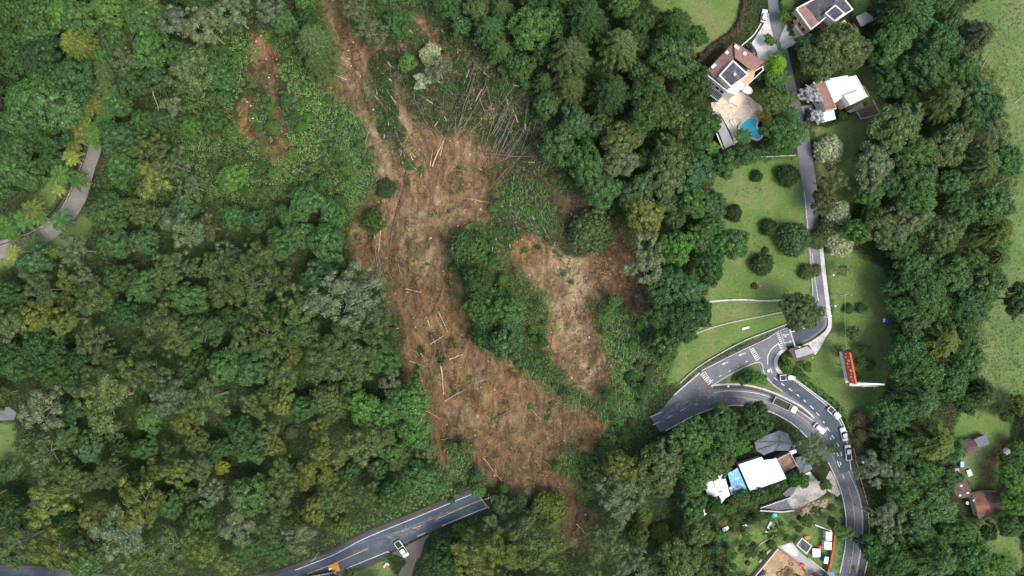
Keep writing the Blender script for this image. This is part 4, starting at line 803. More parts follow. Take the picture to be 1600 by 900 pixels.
ROADS = [JP, edges([(x-2, y-5) for x, y in mainU], mainL), [(612,864),(630,872),(634,880),(625,892),(612,930),(636,930),(648,882),(657,868),(664,846),(672,834),(640,830)], [(225,-60),(196,40),(160,100),(142,205),(97,322),(44,364),(-60,390),(-60,412),(24,398),(64,384),(104,357),(131,320),(168,205),(188,110),(212,50),(262,-60)],
 [(-80,636),(14,636),(24,645),(22,658),(-80,660)], [(1163,85),(1192,40),(1206,0),(1225,78),(1206,120)], [(1229,34),(1262,50),(1252,72),(1222,80)], [(1187,792),(1235,775),(1246,737),(1270,735),(1300,735),(1315,775),(1270,790),(1238,800),(1187,798)],
 [(1175,900),(1175,890),(1213,852),(1240,845),(1300,880),(1300,930),(1170,930)], [(1095,750),(1130,738),(1190,712),(1178,690),(1217,671),(1240,690),(1262,710),(1272,738),(1230,750),(1172,772),(1108,785)],
 [(1225,5),(1330,-40),(1336,20),(1315,48),(1245,60)], [(1258,120),(1340,115),(1380,172),(1352,190),(1260,195),(1248,165)], [(1100,90),(1150,60),(1195,95),(1175,150),(1200,205),(1180,220),(1150,235),(1125,235),(1105,170)], [(1232,540),(1280,536),(1280,562),(1242,568)],
 [(1490,682),(1550,675),(1550,700),(1500,718)], [(1485,725),(1504,725),(1522,770),(1572,765),(1576,800),(1520,815),(1495,780)], [(1275,380),(1300,383),(1303,515),(1275,550),(1240,550)], [(1310,540),(1335,540),(1385,590),(1385,605),(1320,605)]]
sd_road = sdist(GX, GY, ROADS)
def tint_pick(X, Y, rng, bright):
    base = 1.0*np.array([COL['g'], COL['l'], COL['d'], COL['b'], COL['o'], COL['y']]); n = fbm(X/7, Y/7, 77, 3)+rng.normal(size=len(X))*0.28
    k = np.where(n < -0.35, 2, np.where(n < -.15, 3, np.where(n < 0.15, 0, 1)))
    t = base[k]; dk = .85*base[np.where(n < 0, 2, np.where(n < .3, 0, 4))]  # shade plants' darker greens, dimmed further to paint shade into the crown gaps
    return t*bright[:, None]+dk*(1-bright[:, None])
OPENG = [OPEN[0], OPEN[1], [(60,370),(140,330),(180,200),(330,100),(350,310),(200,330),(90,400)], [(1040,600),(1090,560),(1100,500),(1050,500)], [(1100,240),(1260,240),(1250,300),(1110,270)]]
sd_open = sdist(GX, GY, OPENG); sd_brush = sdist(GX, GY, BRUSH); sd_clear = sdist(GX, GY, [OPEN[0], [(870,480),(1060,560),(1010,640),(1000,700),(940,715),(950,620)], [(640,700),(750,740),(740,770),(640,800),(480,870),(600,790)]])
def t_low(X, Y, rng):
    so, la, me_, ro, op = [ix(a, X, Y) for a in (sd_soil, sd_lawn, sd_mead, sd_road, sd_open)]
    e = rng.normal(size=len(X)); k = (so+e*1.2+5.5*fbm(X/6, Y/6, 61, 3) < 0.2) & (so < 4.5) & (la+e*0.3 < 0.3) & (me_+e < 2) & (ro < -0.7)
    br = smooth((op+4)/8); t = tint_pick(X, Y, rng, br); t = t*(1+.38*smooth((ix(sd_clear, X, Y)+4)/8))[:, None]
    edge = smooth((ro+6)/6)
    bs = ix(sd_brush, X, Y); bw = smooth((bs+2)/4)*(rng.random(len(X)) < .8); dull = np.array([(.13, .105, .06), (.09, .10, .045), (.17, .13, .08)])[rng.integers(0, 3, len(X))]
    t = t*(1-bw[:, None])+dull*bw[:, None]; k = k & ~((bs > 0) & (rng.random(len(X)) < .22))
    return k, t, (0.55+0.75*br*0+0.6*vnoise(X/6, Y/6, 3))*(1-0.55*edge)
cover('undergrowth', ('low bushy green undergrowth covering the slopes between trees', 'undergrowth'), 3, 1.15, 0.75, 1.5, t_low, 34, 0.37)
def t_soil(X, Y, rng):
    so = ix(sd_soil, X, Y); n = fbm(X/6+7, Y/6, 91, 4)+0.35*rng.normal(size=len(X)); k = (so > -1) & (n > 0.42) & (ix(sd_road, X, Y) < -1)
    pal = np.array([COL['g'], COL['d'], COL['o'], (.30, .22, .09), (.12, .08, .05)]); q = rng.random(len(X)); t = pal[np.where(q < .4, 0, np.where(q < .65, 1, np.where(q < .85, 2, np.where(q < .9, 3, 4))))]
    return k, t, 0.4+0.7*rng.random(len(X))
cover('slide_debris_plants', ('torn tufts and slash scattered over the bare slide earth', 'debris'), 5, 0.9, 0.35, 0.9, t_soil, 16, 0.4, 0.4, 0.45)
def t_mead(X, Y, rng):
    me_, la = ix(sd_mead, X, Y), ix(sd_lawn, X, Y); n = fbm(X/5+2, Y/5, 93, 4); k = ((me_ > 0) & (n+0.3*rng.normal(size=len(X)) > 0.05)) | ((la > 0.3) & (((n > 0.28) & (rng.random(len(X)) < 0.35)) | ((X > 56) & (Y < -66) & (n+.3*rng.normal(size=len(X)) > .1))))
    k &= ix(sd_road, X, Y) < -0.6
    t = np.where((rng.random(len(X)) < .5)[:, None], np.array([.10, .15, .04]), np.array([.065, .13, .03])); return k, t, 0.35+0.5*rng.random(len(X))
cover('long_grass', ('tufts of long grass in the meadow and on the lawns', 'grass'), 6, 1.0, 0.4, 0.9, t_mead, 12, 0.35, 0.35, 0.35)
# arching cane grass: long blue-green blades leaning downhill
CANE = [[(815,565),(850,585),(885,615),(920,640),(905,655),(860,620),(815,590)], [(930,640),(975,600),(1010,610),(1012,650),(1000,700),(960,720),(900,735),(872,722),(880,710),(930,700),(948,680)],
 [(692,695),(720,705),(748,740),(752,768),(715,790),(680,790),(700,755)], [(866,715),(905,708),(940,700),(935,740),(915,760),(880,738)], [(520,170),(565,180),(575,300),(548,330),(535,240)], [(925,470),(985,495),(1010,520),(1000,560),(960,560),(935,510)], [(790,270),(850,290),(870,360),(830,365),(790,340)]]
rng = np.random.default_rng(12); sdc = sdist(GX, GY, CANE); X = rng.uniform(-100, 60, 60000); Y = rng.uniform(-80, 70, 60000); k = (ix(sdc, X, Y)+rng.normal(size=60000)*.8 > 0) & (ix(sd_road, X, Y) < -.5)
X, Y = X[k][:7000], Y[k][:7000]; n = len(X); ang = 4.9+1.6*fbm(X/8, Y/8, 19, 2)+rng.normal(size=n)*.3; L = rng.uniform(.9, 2.2, n); c = np.stack([X, Y, T(X, Y)+rng.uniform(.3, 1.0, n)], 1)
V, F = quads(c, np.stack([rng.normal(size=n)*.4, rng.normal(size=n)*.4, np.ones(n)], 1), L, 0.16, rng, axis=np.stack([np.cos(ang), np.sin(ang), rng.normal(size=n)*.2], 1))
tc = np.array([.095, .18, .060])*(0.7+0.7*rng.random((n, 1))); tc = np.repeat(np.concatenate([tc, np.ones((n, 1))], 1), 4, 0)
me = npmesh('cane_grass', V, None, F, M['tint'], attrs={'tint': ('FLOAT_COLOR', tc)}); o = bpy.data.objects.new('cane_grass', me); C.objects.link(o); stuff(o); tag(o, 'tall arching blue-green cane grass along the edges of the slide', 'grass')
# clods and stones on the slide
rng = np.random.default_rng(21); X = rng.uniform(-110, 60, 40000); Y = rng.uniform(-90, 90, 40000); so = ix(sd_soil, X, Y)
pr = np.where((X > 8) & (Y > -45) & (Y < 20), 0.9, 0.24)*np.clip(0.2+fbm(X/6, Y/6, 31, 3)*1.5+.3, 0, 1); k = (so > 0.2) & (rng.random(40000) < pr)
X, Y = X[k][:9000], Y[k][:9000]; n = len(X); r = 0.09+0.38*rng.random(n)**5; v, f = ICO1
sel = v.shape[0]; VV = (v[None]*(1+0.3*rng.normal(size=(n, sel, 1)))*r[:, None, None]*np.array([1, 1, .6])+np.stack([X, Y, T(X, Y)], 1)[:, None]).reshape(-1, 3)
FF = (f[None]+(np.arange(n)*sel)[:, None, None]).reshape(-1, 3); pc = np.array([(.30, .19, .11), (.40, .29, .19), (.17, .10, .06), (.34, .17, .09)])[rng.integers(0, 4, n)]
pc = np.repeat(np.concatenate([pc, np.ones((n, 1))], 1), sel, 0); me = npmesh('earth_clods', VV, FF, None, M['tint'], attrs={'tint': ('FLOAT_COLOR', pc)})
o = bpy.data.objects.new('earth_clods', me); C.objects.link(o); stuff(o); tag(o, 'loose clods and stones strewn over the landslide earth', 'rubble')
# twigs
b = MB(); rt = random.Random(3); cnt = 0
while cnt < 1500:
    x, y = rt.uniform(500, 1010), rt.uniform(0, 870)
    if not any(inpoly(x, y, p) for p in SOIL[:3]): continue
    cnt += 1; p = PT(x, y, .12); a = rt.uniform(0, 6.28) if rt.random() < .5 else rt.gauss(-1.2, .4); L = rt.uniform(.5, 2.4); b.tube([p, p+Vector((math.cos(a)*L, math.sin(a)*L, rt.uniform(-.1, .3)))], rt.uniform(.03, .07), 3, False)
o = b.build('twigs', M['wood_mid']); stuff(o); tag(o, 'broken twigs and thin branches littering the slide', 'debris')
# ---------------------------------------------------------------- buildings
def PA(px, py, z):
    return Vector(((px-800)*0.2/H*(H-z), (450-py)*0.2/H*(H-z), z))
def zb(px, py): return P(px, py).z
class Bld:
    def __init__(s, name, label, cat, px, py, group=None):
        s.z = zb(px, py); p = P(px, py); s.o = thing(name, label, cat, tuple(p), group)
    def block(s, part, poly, h, m, hb=-0.8, parent=None):
        b = MB(); b.prism([PA(x, y, s.z+h) for x, y in poly], s.z+hb); return b.build(part, M[m], parent or s.o)
    def roof(s, part, poly, m, th=0.18, parent=None):
        """poly of (px, py, h) corners: a pitched or flat plate with thickness"""
        top = [PA(x, y, s.z+h) for x, y, h in poly]; b = MB(); b.prism(top, [(p.x, p.y, p.z-th) for p in top]); return b.build(part, M[m], parent or s.o)
    def rim(s, part, poly, h, m, wd=0.35, th=0.4, closed=True):
        pts = [PA(x, y, s.z+h) for x, y in poly]; b = MB(); n = len(pts)
        for i in range(n if closed else n-1):
            a, c = pts[i], pts[(i+1) % n]; d = (c-a); L = d.length; mid = (a+c)/2
            b.box((mid.x, mid.y, mid.z+th/2-0.003*(i % 2)), (L+wd, wd, th), math.atan2(d.y, d.x))
        return b.build(part, M[m], s.o)
    def win(s, a, c, h, t, wd, ht, zc, m='glass', name='window'):
        """window on the wall under roof edge a-c at height h, fraction t along it, sill centre zc"""
        A, B_ = PA(*a, s.z+h), PA(*c, s.z+h); d = (B_-A).normalized(); p = A.lerp(B_, t); nrm = Vector((d.y, -d.x, 0))
        cen = s.o.location; 
        if (p+nrm-Vector((cen.x, cen.y, p.z))).length < (p-nrm-Vector((cen.x, cen.y, p.z))).length: nrm = -nrm
        q = Vector((p.x, p.y, s.z+zc))+nrm*0.04; r = math.atan2(d.y, d.x)
        f = MB().box(q, (wd+0.2, 0.1, ht+0.2), r).build(name, M['white_wall'], s.o)
        f2 = MB().box(q+nrm*0.04, (wd, 0.08, ht), r).build('pane', M[m], s.o); f2.parent = f; return f
# house by the pool
A = Bld('house', 'tan-roofed L-shaped house with a dark square roof box beside the pool', 'house', 1146, 108)
A.block('wall', [(1106,110),(1146,68),(1190,97),(1166,131),(1148,148),(1135,143),(1104,118)], 5.6, 'white_wall')
A.roof('roof', [(1146,66,6.4),(1147.5,90,8.0),(1118.5,121.5,8.0),(1105,109,6.4)], 'tile_pink')
A.roof('roof', [(1146.6,66,6.4),(1158,71.5,6.4),(1193.5,96.5,6.4),(1180,110.5,7.6),(1168,105.5,8.0),(1148,90,8.0)], 'tile_pink')
A.roof('ridge_strip', [(1145.3,66,6.65),(1147.6,66,6.65),(1148.4,90,8.25),(1146.4,90,8.25)], 'dark', 0.1)
A.block('roof_terrace', [(1105.5,113),(1118.5,123),(1130,112),(1147.5,91),(1169,107),(1158,125),(1140,138),(1134,141),(1104.5,117)], 6.0, 'dark_slab')
A.rim('parapet', [(1105,112),(1104,117.5),(1135,142.5),(1142,137)], 6.0, 'white_wall', 0.3, 0.5, False)
A.block('stair_tower', [(1145,95.5),(1168,117),(1142,136),(1124,118.5)], 9.0, 'white_wall')
A.roof('tower_roof', [(1145,95.5,9.05),(1168,117,9.05),(1146,116,9.35),(1146,115.5,9.35)], 'dark_slab', .04)
A.roof('tower_roof', [(1168,117,9.06),(1142,136,9.06),(1146,116,9.36)], 'dark_slab', .04)
A.roof('tower_roof', [(1142,136,9.05),(1124,118.5,9.05),(1146,116,9.35)], 'dark_slab', .04)
A.roof('tower_roof', [(1124,118.5,9.06),(1145,95.5,9.06),(1146,116,9.36)], 'dark_slab', .04)
A.rim('parapet', [(1145,95.5),(1168,117),(1142,136),(1124,118.5)], 9.0, 'white_wall', 0.4, 0.35)
A.block('peach_wing', [(1163,111),(1169.5,107),(1180,111),(1178,121),(1166,133),(1158,124)], 5.9, 'peach_wall')
A.rim('balcony_rail', [(1169.5,107),(1180,111),(1191,104),(1192,110),(1166,134)], 5.0, 'white_wall', 0.25, 0.3, False)
for x, y, w1, h1 in ((1151,74,1.6,.8),(1163.5,84,1.0,.9),(1135.5,82.5,.9,.9),(1115,103.5,1.6,.8)):
    p = PA(x, y, A.z+7.0); MB().box(p, (w1, h1, 0.5), -.6 if x > 1145 else .75).build('skylight', M['white_wall'], A.o)
p = PA(1148, 116.5, A.z+9.5); MB().disc(p, .4, p.z-.4, p.z+.3, 8).build('roof_vent', M['white_wall'], A.o)
for t in (.15, .4, .65, .88): A.win((1104,118),(1135,143), 5.6, t, 1.1, 1.6, 3.6)
for t in (.3, .7): A.win((1166,131),(1148,148), 5.6, t, 1.0, 1.5, 3.4)
# pergola and terrace
G = Bld('pergola', 'dark slatted glass pergola on the left side of the tan-roofed house', 'pergola', 1118, 148)
G.rim('frame', [(1114,138),(1130,149),(1122,158),(1107,147)], 2.9, 'metal', 0.25, 0.2)
G.roof('glass_roof', [(1114,138,2.9),(1130,149,2.9),(1122,158,2.8),(1107,147,2.8)], 'glass', .05)
b = MB()
for i in range(1, 7):
    t = i/7; a = PA(1114+16*t, 138+11*t, G.z+3.06); c = PA(1107+15*t, 147+11*t, G.z+3.02); b.tube([a, c], .07, 4)
b.build('slats', M['metal'], G.o)
b = MB()
for x, y in ((1114,138),(1130,149),(1122,158),(1107,147)): q = PA(x, y, G.z+2.9); b.tube([(q.x, q.y, G.z-.5), q], .09, 6)
b.build('posts', M['metal'], G.o)
A2 = Bld('terrace', 'cream stone pool terrace between the house and the pool', 'terrace', 1160, 170)
A2.block('paving', [(1152,136),(1163,135),(1170,150),(1183,161),(1200,170),(1203,182),(1192,180),(1184,184),(1172,182),(1157,190),(1151,198),(1152,222),(1147,226),(1141,206),(1133,190),(1124,176),(1112,173),(1111,160),(1122,159),(1131,148)], .35, 'terrace', -.5)
A2.block('upper_step', [(1150,138),(1161,140),(1166,152),(1153,166),(1138,158)], .9, 'cream_wall', .2)
A2.block('seat_wall', [(1170,160),(1178,157),(1183,163),(1175,168)], .8, 'terrace', .2)
A2.block('planter', [(1193,186),(1203,186),(1205,192),(1198,206),(1193,206)], .7, 'dirt', -.3)
q = PA(1186, 177, A2.z+.6); MB().disc(q, .9, A2.z, A2.z+.75, 14).build('fire_pit', M['rubble'], A2.o)
A2.rim('low_wall', [(1112,173),(1124,176),(1141,206),(1147,226)], .4, 'cream_wall', .25, .5, False)
A3 = Bld('pool_pavilion', 'long low grey-roofed pavilion along the left edge of the pool terrace', 'pavilion', 1130, 205)
A3.block('wall', [(1114,178),(1122,177),(1144,224),(1131,229)], 2.8, 'wood_dark')
A3.roof('roof', [(1112.5,176.5,3.4),(1123,174.5,3.4),(1134,197,3.4),(1147,225,3.4),(1133,232.5,3.1),(1121,202,3.1)], 'deck_grey')
A3.roof('side_beam', [(1119,209,2.4),(1121,208,2.4),(1131.5,233,2.4),(1129.5,233.5,2.4)], 'white_wall', .2)
b = MB(); w_ = MB(); PLP = spline([(1154,198),(1158,192),(1165,187),(1172,184),(1179,184.7),(1183,189),(1181.5,197),(1183.5,203),(1190,209),(1189,215),(1182,219),(1173,215.5),(1160,213),(1153,206),(1154,198)], 5)[:-1]
pool = Bld('swimming_pool', 'turquoise kidney-shaped swimming pool with pale rim beside the terrace', 'pool', 1170, 202)
M['water'] = mat('pool_water', (0.07, 0.56, 0.70), 0.15, 0.15, 0.5, dirt=(0.16, 0.68, 0.80))
b.add([PA(x, y, pool.z+.40) for x, y in PLP][::-1] if True else [], [tuple(range(len(PLP)))]); o = b.build('water', M['water'], pool.o)
o.data.flip_normals() if o.data.polygons[0].normal.z < 0 else None
w_.ribbon([PA(x, y, pool.z-.05) for x, y in PLP+PLP[:1]], .5, .62); w_.build('rim', M['white_wall'], pool.o)
MB().prism([PA(x, y, pool.z+.36) for x, y in PLP], pool.z-.6).build('basin', M['water'], pool.o)
def lounger(px, py, rz, lab):
    z = A2.z+.36; p = PA(px, py, z); o = thing('sun_lounger', lab, 'lounger', tuple(p), 'white loungers by the pool', rz, True)
    MB().box((0, 0, .3), (1.3, .65, .1)).build('seat', M['white_wall'], o); MB().box((.85, 0, .5), (.6, .65, .08), ry=-.6).build('backrest', M['white_wall'], o)
    for sx in (-.5, .5):
        for sy in (-.25, .25): MB().box((sx, sy, .13), (.06, .06, .26)).build('leg', M['metal'], o)
lounger(1144, 193.5, 2.2, 'white sun lounger nearer the grey pavilion, left of the pool'); lounger(1148.5, 192.5, 2.2, 'white sun lounger nearer the pool of the two')
u = Bld('parasol', 'large oval white parasol above the small garden by the house', 'parasol', 1168, 139)
q = P(1168, 139, 3); b = MB(); n = 18; rg_ = [(q.x+2.0*math.cos(a)*.82-1.2*math.sin(a)*-.57, q.y-2.0*math.cos(a)*.5+1.2*math.sin(a)*.82, q.z-.5) for a in [2*math.pi*i/n for i in range(n)]]
b.add([(q.x, q.y, q.z+.1)]+rg_+[(x, y, z-.08) for x, y, z in rg_]+[(q.x, q.y, q.z)], [(0, 1+i, 1+(i+1) % n) for i in range(n)]+[(1+i, n+1+i, n+1+(i+1) % n, 1+(i+1) % n) for i in range(n)]+[(2*n+1, n+1+(i+1) % n, n+1+i) for i in range(n)]); b.build('canopy', M['white_sheet'], u.o)
MB().tube([(q.x, q.y, u.z-.3), (q.x, q.y, q.z+.05)], .05, 6).build('pole', M['metal'], u.o)
# house at the top edge
B = Bld('house', 'peach-walled house with dark flat roof and red tiled end at the top edge', 'house', 1285, 20)
outline = [(1243,14.5),(1276,-3),(1308,-20),(1320,2),(1331,15.5),(1303,34),(1292,25.5),(1279,36.5),(1266,46.5)]
B.block('wall', outline, 6.8, 'peach_wall')
B.roof('flat_roof', [(x, y, 6.9) for x, y in [(1258,8),(1276,-3),(1308,-20),(1320,2),(1331,15.5),(1303,34),(1292,25.5),(1280,36)]], 'dark_slab', .1)
B.roof('tiled_roof', [(1243.5,15,6.95),(1258,8,7.3),(1280,36,7.3),(1266,46,6.95)], 'tile_pink', .14)
B.rim('parapet', outline, 6.8, 'white_wall', .35, .5)
B.block('roof_box', [(1304.5,9),(1318.5,21),(1303,33.5),(1289.5,21)], 8.4, 'white_wall', 5)
B.roof('roof_box_top', [(1304.5,10,8.45),(1317.5,21,8.45),(1303,32.5,8.45),(1290.5,21,8.45)], 'dark_slab', .05)
B.rim('parapet', [(1304.5,9),(1318.5,21),(1303,33.5),(1289.5,21)], 8.4, 'white_wall', .3, .3)
for t in (.25, .55, .8): B.win((1243,14.5),(1266,46.5), 6.8, t, 1.2, 1.6, 4.2)
for t in (.3, .6): B.win((1243,14.5),(1266,46.5), 6.8, t, 1.2, 1.6, 1.6)
for t in (.35, .7): B.win((1303,34),(1331,15.5), 6.8, t, 1.2, 1.6, 3.8)
B.win((1266,46.5),(1279,36.5), 6.8, .5, 1.4, 1.8, 3.8)
B.block('balcony', [(1242,41),(1247,37),(1259,52),(1253,56)], 2.6, 'cream_wall')
B.rim('balcony_rail', [(1242,41),(1247,37),(1259,52),(1253,56)], 2.6, 'white_wall', .2, .6)
B.block('front_terrace', [(1305,38),(1320,31),(1325,38),(1310,46)], 1.0, 'concrete_pale')
b = MB()
for i in range(7): t = i/6; b.box(PA(1302+24*t, 49-9*t, B.z+2.4), (1.9, .16, .2), -1.0)
b.build('pergola_beam', M['wood_dark'], B.o)
D = Bld('garage', 'small flat grey-roofed garage right of the peach house', 'garage', 1350, 32)
D.block('wall', [(1338,26),(1353,19),(1367,29),(1345,40)], 3, 'wood_dark')
D.roof('roof', [(1337.5,26,3.15),(1353,18.5,3.15),(1360,23,3.15),(1367.5,29,3.15),(1345,40.5,3.15)], 'deck_grey')
D.rim('eave_trim', [(1345,41.5),(1367.5,30.5)], 2.0, 'concrete_pale', .25, .2, False)
# white-roofed house
Cc = Bld('house', 'white-roofed house with a red tiled strip and silvery trees at its left', 'house', 1312, 148)
wo = [(1271,129),(1288,125),(1323,118.7),(1324.7,121.3),(1336.7,118.7),(1346.7,136),(1354.7,150.7),(1328,164),(1318.7,149.3),(1304,160.5),(1307.5,169.5),(1290.7,173)]
Cc.block('wall', wo, 6.0, 'cream_wall')
Cc.roof('white_roof', [(x, y, 6.12) for x, y in [(1289,127),(1323,119.2),(1324.7,121.8),(1336.3,119.5),(1346,136),(1354,150.5),(1328,163.4),(1319,148.8),(1303.5,160)]], 'white_roof', .1)
Cc.roof('tiled_roof', [(1272,131.5,6.1),(1289,128,6.6),(1306.8,168.5,6.6),(1291,172.4,6.1)], 'tile_pink', .2)
Cc.rim('parapet', wo[:7]+[wo[7], wo[8], wo[9]], 6.0, 'white_wall', .25, .25, False)
Cc.block('roof_box', [(1319,149.3),(1343.5,139.7),(1354,150.7),(1328.5,163.5)], 7.2, 'white_roof', 5)
Cc.roof('porch_roof', [(1282,177,2.9),(1303,172,2.9),(1306,186,2.7),(1286,191,2.7)], 'white_roof')
Cc.block('porch_wall', [(1284,178),(1302,174),(1304,184),(1287,188)], 2.6, 'cream_wall')
Cc.roof('glass_canopy', [(1323,174.5,2.9),(1347,160,2.9),(1351,169,2.7),(1329,176,2.7)], 'net', .06)
Cc.rim('balcony_rail', [(1347,136),(1350,136),(1356.5,150),(1354,152)], 4.8, 'white_wall', .15, .6, False)
for t in (.3, .6): Cc.win((1271,129),(1290.7,173), 6.0, t, 1.2, 1.5, 3.9)
for t in (.25, .7): Cc.win((1354.7,150.7),(1328,164), 6.0, t, 1.3, 1.7, 3.7)
Cc.win((1318.7,149.3),(1304,160.5), 6.0, .5, 1.2, 1.6, 3.8)
K = Bld('carport', 'dark-roofed carport at the lower right corner of the white-roofed house', 'carport', 1356, 172)
K.roof('roof', [(1338.7,174.7,2.9),(1364,157.3,2.9),(1374.7,178,2.7),(1345.3,186,2.7)], 'wood_dark', .12)
K.rim('roof_trim', [(1364,157.3),(1374.7,178),(1345.3,186),(1338.7,174.7)], 2.75, 'metal', .2, .22, False)
for x, y in ((1340,175),(1364,158.5),(1373.5,177.5),(1346,185)): q = PA(x, y, K.z+2.6); MB().tube([(q.x, q.y, K.z-.6), q], .1, 6).build('post', M['metal'], K.o)
# gate booth and barrier
Q = Bld('gate_booth', 'dark-roofed gate booth with a grey skylight inside the road bend', 'booth', 1256, 552)
Q.block('wall', [(1237,548),(1262,542),(1272,556),(1244,562)], 2.7, 'cream_wall')
Q.roof('roof', [(1233.6,545,2.9),(1264,538.5,2.9),(1275,557,2.9),(1242,565,2.9)], 'wood_dark')
Q.roof('skylight', [(1241.5,547.5,3.3),(1261,541,3.3),(1274,551,3.1),(1245,559.7,3.1)], 'deck_grey', .12)
Q.win((1237,548),(1244,562), 2.7, .5, 1.2, .9, 1.6)
g = thing('gate_portal', 'red-posted gate portal with white beam spanning the road at the crossing', 'gate', tuple(P(1237, 523)))
for x, y, m_ in ((1234,514,'rust_wall'),(1242,541,'white_wall')): q = P(x, y, 0); MB().box((q.x, q.y, q.z+1.6), (.45, .45, 3.8)).build('post', M[m_], g)
a, c = P(1234, 514, 3.5), P(1242, 541, 3.5); MB().tube([a, c], .16, 4).build('beam', M['white_wall'], g)
a, c = P(1232, 506, .2), P(1235, 515, .2); MB().tube([a+Vector((0,0,1)), c+Vector((0,0,1))], .35, 4).build('side_wall', M['rust_wall'], g)
# billboards
def board(name, lab, a, c, m_, h0, h1, side, marks):
    A_, C_ = P(*a, h0), P(*c, h0); zz = (A_.z+C_.z)/2; d = Vector((C_.x-A_.x, C_.y-A_.y, 0)); L = d.length; d.normalize(); n = Vector((d.y, -d.x, 0))*side; mid = (A_+C_)/2; r = math.atan2(d.y, d.x)
    gz = P((a[0]+c[0])/2, (a[1]+c[1])/2).z; o = thing(name, lab, 'billboard', (mid.x, mid.y, gz)); hh = h1-h0
    MB().box((mid.x, mid.y, zz+hh/2), (L, .35, hh)).v; MB().box((mid.x, mid.y, zz+hh/2), (L, .35, hh), r).build('panel', M['metal'], o)
    MB().box((mid.x+n.x*.2, mid.y+n.y*.2, zz+hh/2), (L-.1, .06, hh-.1), r).build('poster', M[m_], o)
    MB().box((mid.x+n.x*.75, mid.y+n.y*.75, zz-.1), (L, .9, .12), r).build('catwalk', M['concrete_pale'], o)
    MB().box((mid.x, mid.y, zz+hh+.06), (L+.1, .5, .12), r).build('top_rail', M['white_sheet' if m_ != 'orange' else 'red'], o)
    if marks:
        b = MB(); rr = random.Random(4)
        for i in range(9):
            t = (i+.6)/9.6-.5; q = mid+d*L*t+n*.24; b.box((q.x, q.y, zz+hh*rr.uniform(.35, .7)), (rr.uniform(.35, .75), .03, rr.uniform(.5, 1.5)), r)
        b.build('lettering', M['white_sheet'], o)
    for t in (-.38, 0, .38):
        q = mid+d*L*t-n*.15; MB().tube([(q.x, q.y, gz-1), (q.x, q.y, zz+hh*.6)], .16, 6).build('post', M['metal'], o)
        q2 = mid+d*L*t+n*1.7; MB().tube([(q2.x, q2.y, zz-.3), (mid.x+d.x*L*t+n.x*.3, mid.y+d.y*L*t+n.y*.3, zz)], .05, 4).build('lamp_arm', M['white_wall'], o)
board('billboard', 'orange-faced billboard with a white catwalk, left wing of the V', (1318.5,549), (1326.5,597), 'orange', 5.5, 9.6, -1 if False else 1, True)
board('billboard', 'white-topped billboard lying across, right wing of the V', (1328,597), (1373,598.5), 'white_sheet', 5.5, 8.6, 1, False)
# buildings below the bend
E = Bld('building', 'long building with a big bright white sheet roof below the bend', 'building', 1190, 740)
E.block('wall', [(1156,728),(1190,716),(1226,747),(1173,766)], 3.6, 'cream_wall')
E.roof('roof', [(1154,726,4.0),(1166,722,4.0),(1190,714,4.2),(1193,719,4.2),(1211,717,4.2),(1227.5,748,3.9),(1172.5,768,3.7)], 'white_sheet', .12)
E.roof('gutter', [(1209.5,716,4.35),(1212.5,715.5,4.35),(1229,747.5,4.1),(1226.5,749,4.1)], 'metal', .15)
b = MB()
for i in range(1, 12):
    t = i/12; b.tube([PA(1156+36*t, 725.5-9*t, E.z+4.1+.12*t), PA(1173+53*t, 767.5-19.5*t, E.z+3.8+.2*t)], .035, 3)
b.build('sheet_seams', M['white_roof'], E.o)
F = Bld('shed', 'shed roofed with a wrinkled blue tarp beside the big white roof', 'shed', 1152, 752)
F.block('wall', [(1139,742),(1153,734),(1166,764),(1149,771)], 2.6, 'brick')
F.roof('tarp', [(1137,740,3.0),(1152.5,731,3.1),(1167.5,765,2.9),(1157,770,2.8),(1147,774,2.8)], 'blue_tarp', .06)
for q4 in ([(1139,762),(1143,760),(1147,771),(1143,773)], [(1146,764),(1158,760),(1159,763),(1147,767)]): F.roof('white_patch', [(x, y, 3.12) for x, y in q4], 'white_sheet', .03)
F2 = Bld('shed', 'narrow white-roofed shed left of the blue tarp roof', 'shed', 1128, 762)
F2.block('wall', [(1115,749),(1130,743),(1139,772),(1127,783)], 2.7, 'brick')
F2.roof('roof', [(1113,747,3.0),(1131.5,740,3.0),(1141,774,2.9),(1134,778,2.9),(1127,787,2.9),(1124,774,2.9)], 'white_sheet', .1)
F2.roof('blue_strip', [(1123,768.5,3.1),(1128,766.5,3.1),(1129,768.5,3.1),(1124,770.5,3.1)], 'blue', .05)
F3 = Bld('shed', 'leftmost shed with patchy translucent white sheets among the trees', 'shed', 1110, 765)
F3.block('wall', [(1101,753),(1111,750),(1122,772),(1109,779)], 2.5, 'brick')
F3.roof('roof', [(1099,751.5,2.7),(1112,748.5,2.8),(1123.5,774,2.8),(1108,781,2.6)], 'white_roof', .08)
F3.roof('loose_sheet', [(1108,782,2.2),(1120,777,2.2),(1123,783,2.2),(1112,789,2.2)], 'white_roof', .06)
for pl_q, lb in (([(1128,791),(1133,788),(1142,797),(1132,800)], 'small tilted pale roof sheet below the narrow white shed'), ([(1098,797),(1103,795),(1104,803),(1100,806)], 'tiny pale roof sheet alone in the trees')):
    q = Bld('lean_to', lb, 'lean-to', *pl_q[0]); q.block('wall', [(x+.8, y) for x, y in pl_q], 1.7, 'brick'); q.roof('roof', [(x, y, 2.0) for x, y in pl_q], 'white_roof', .06)
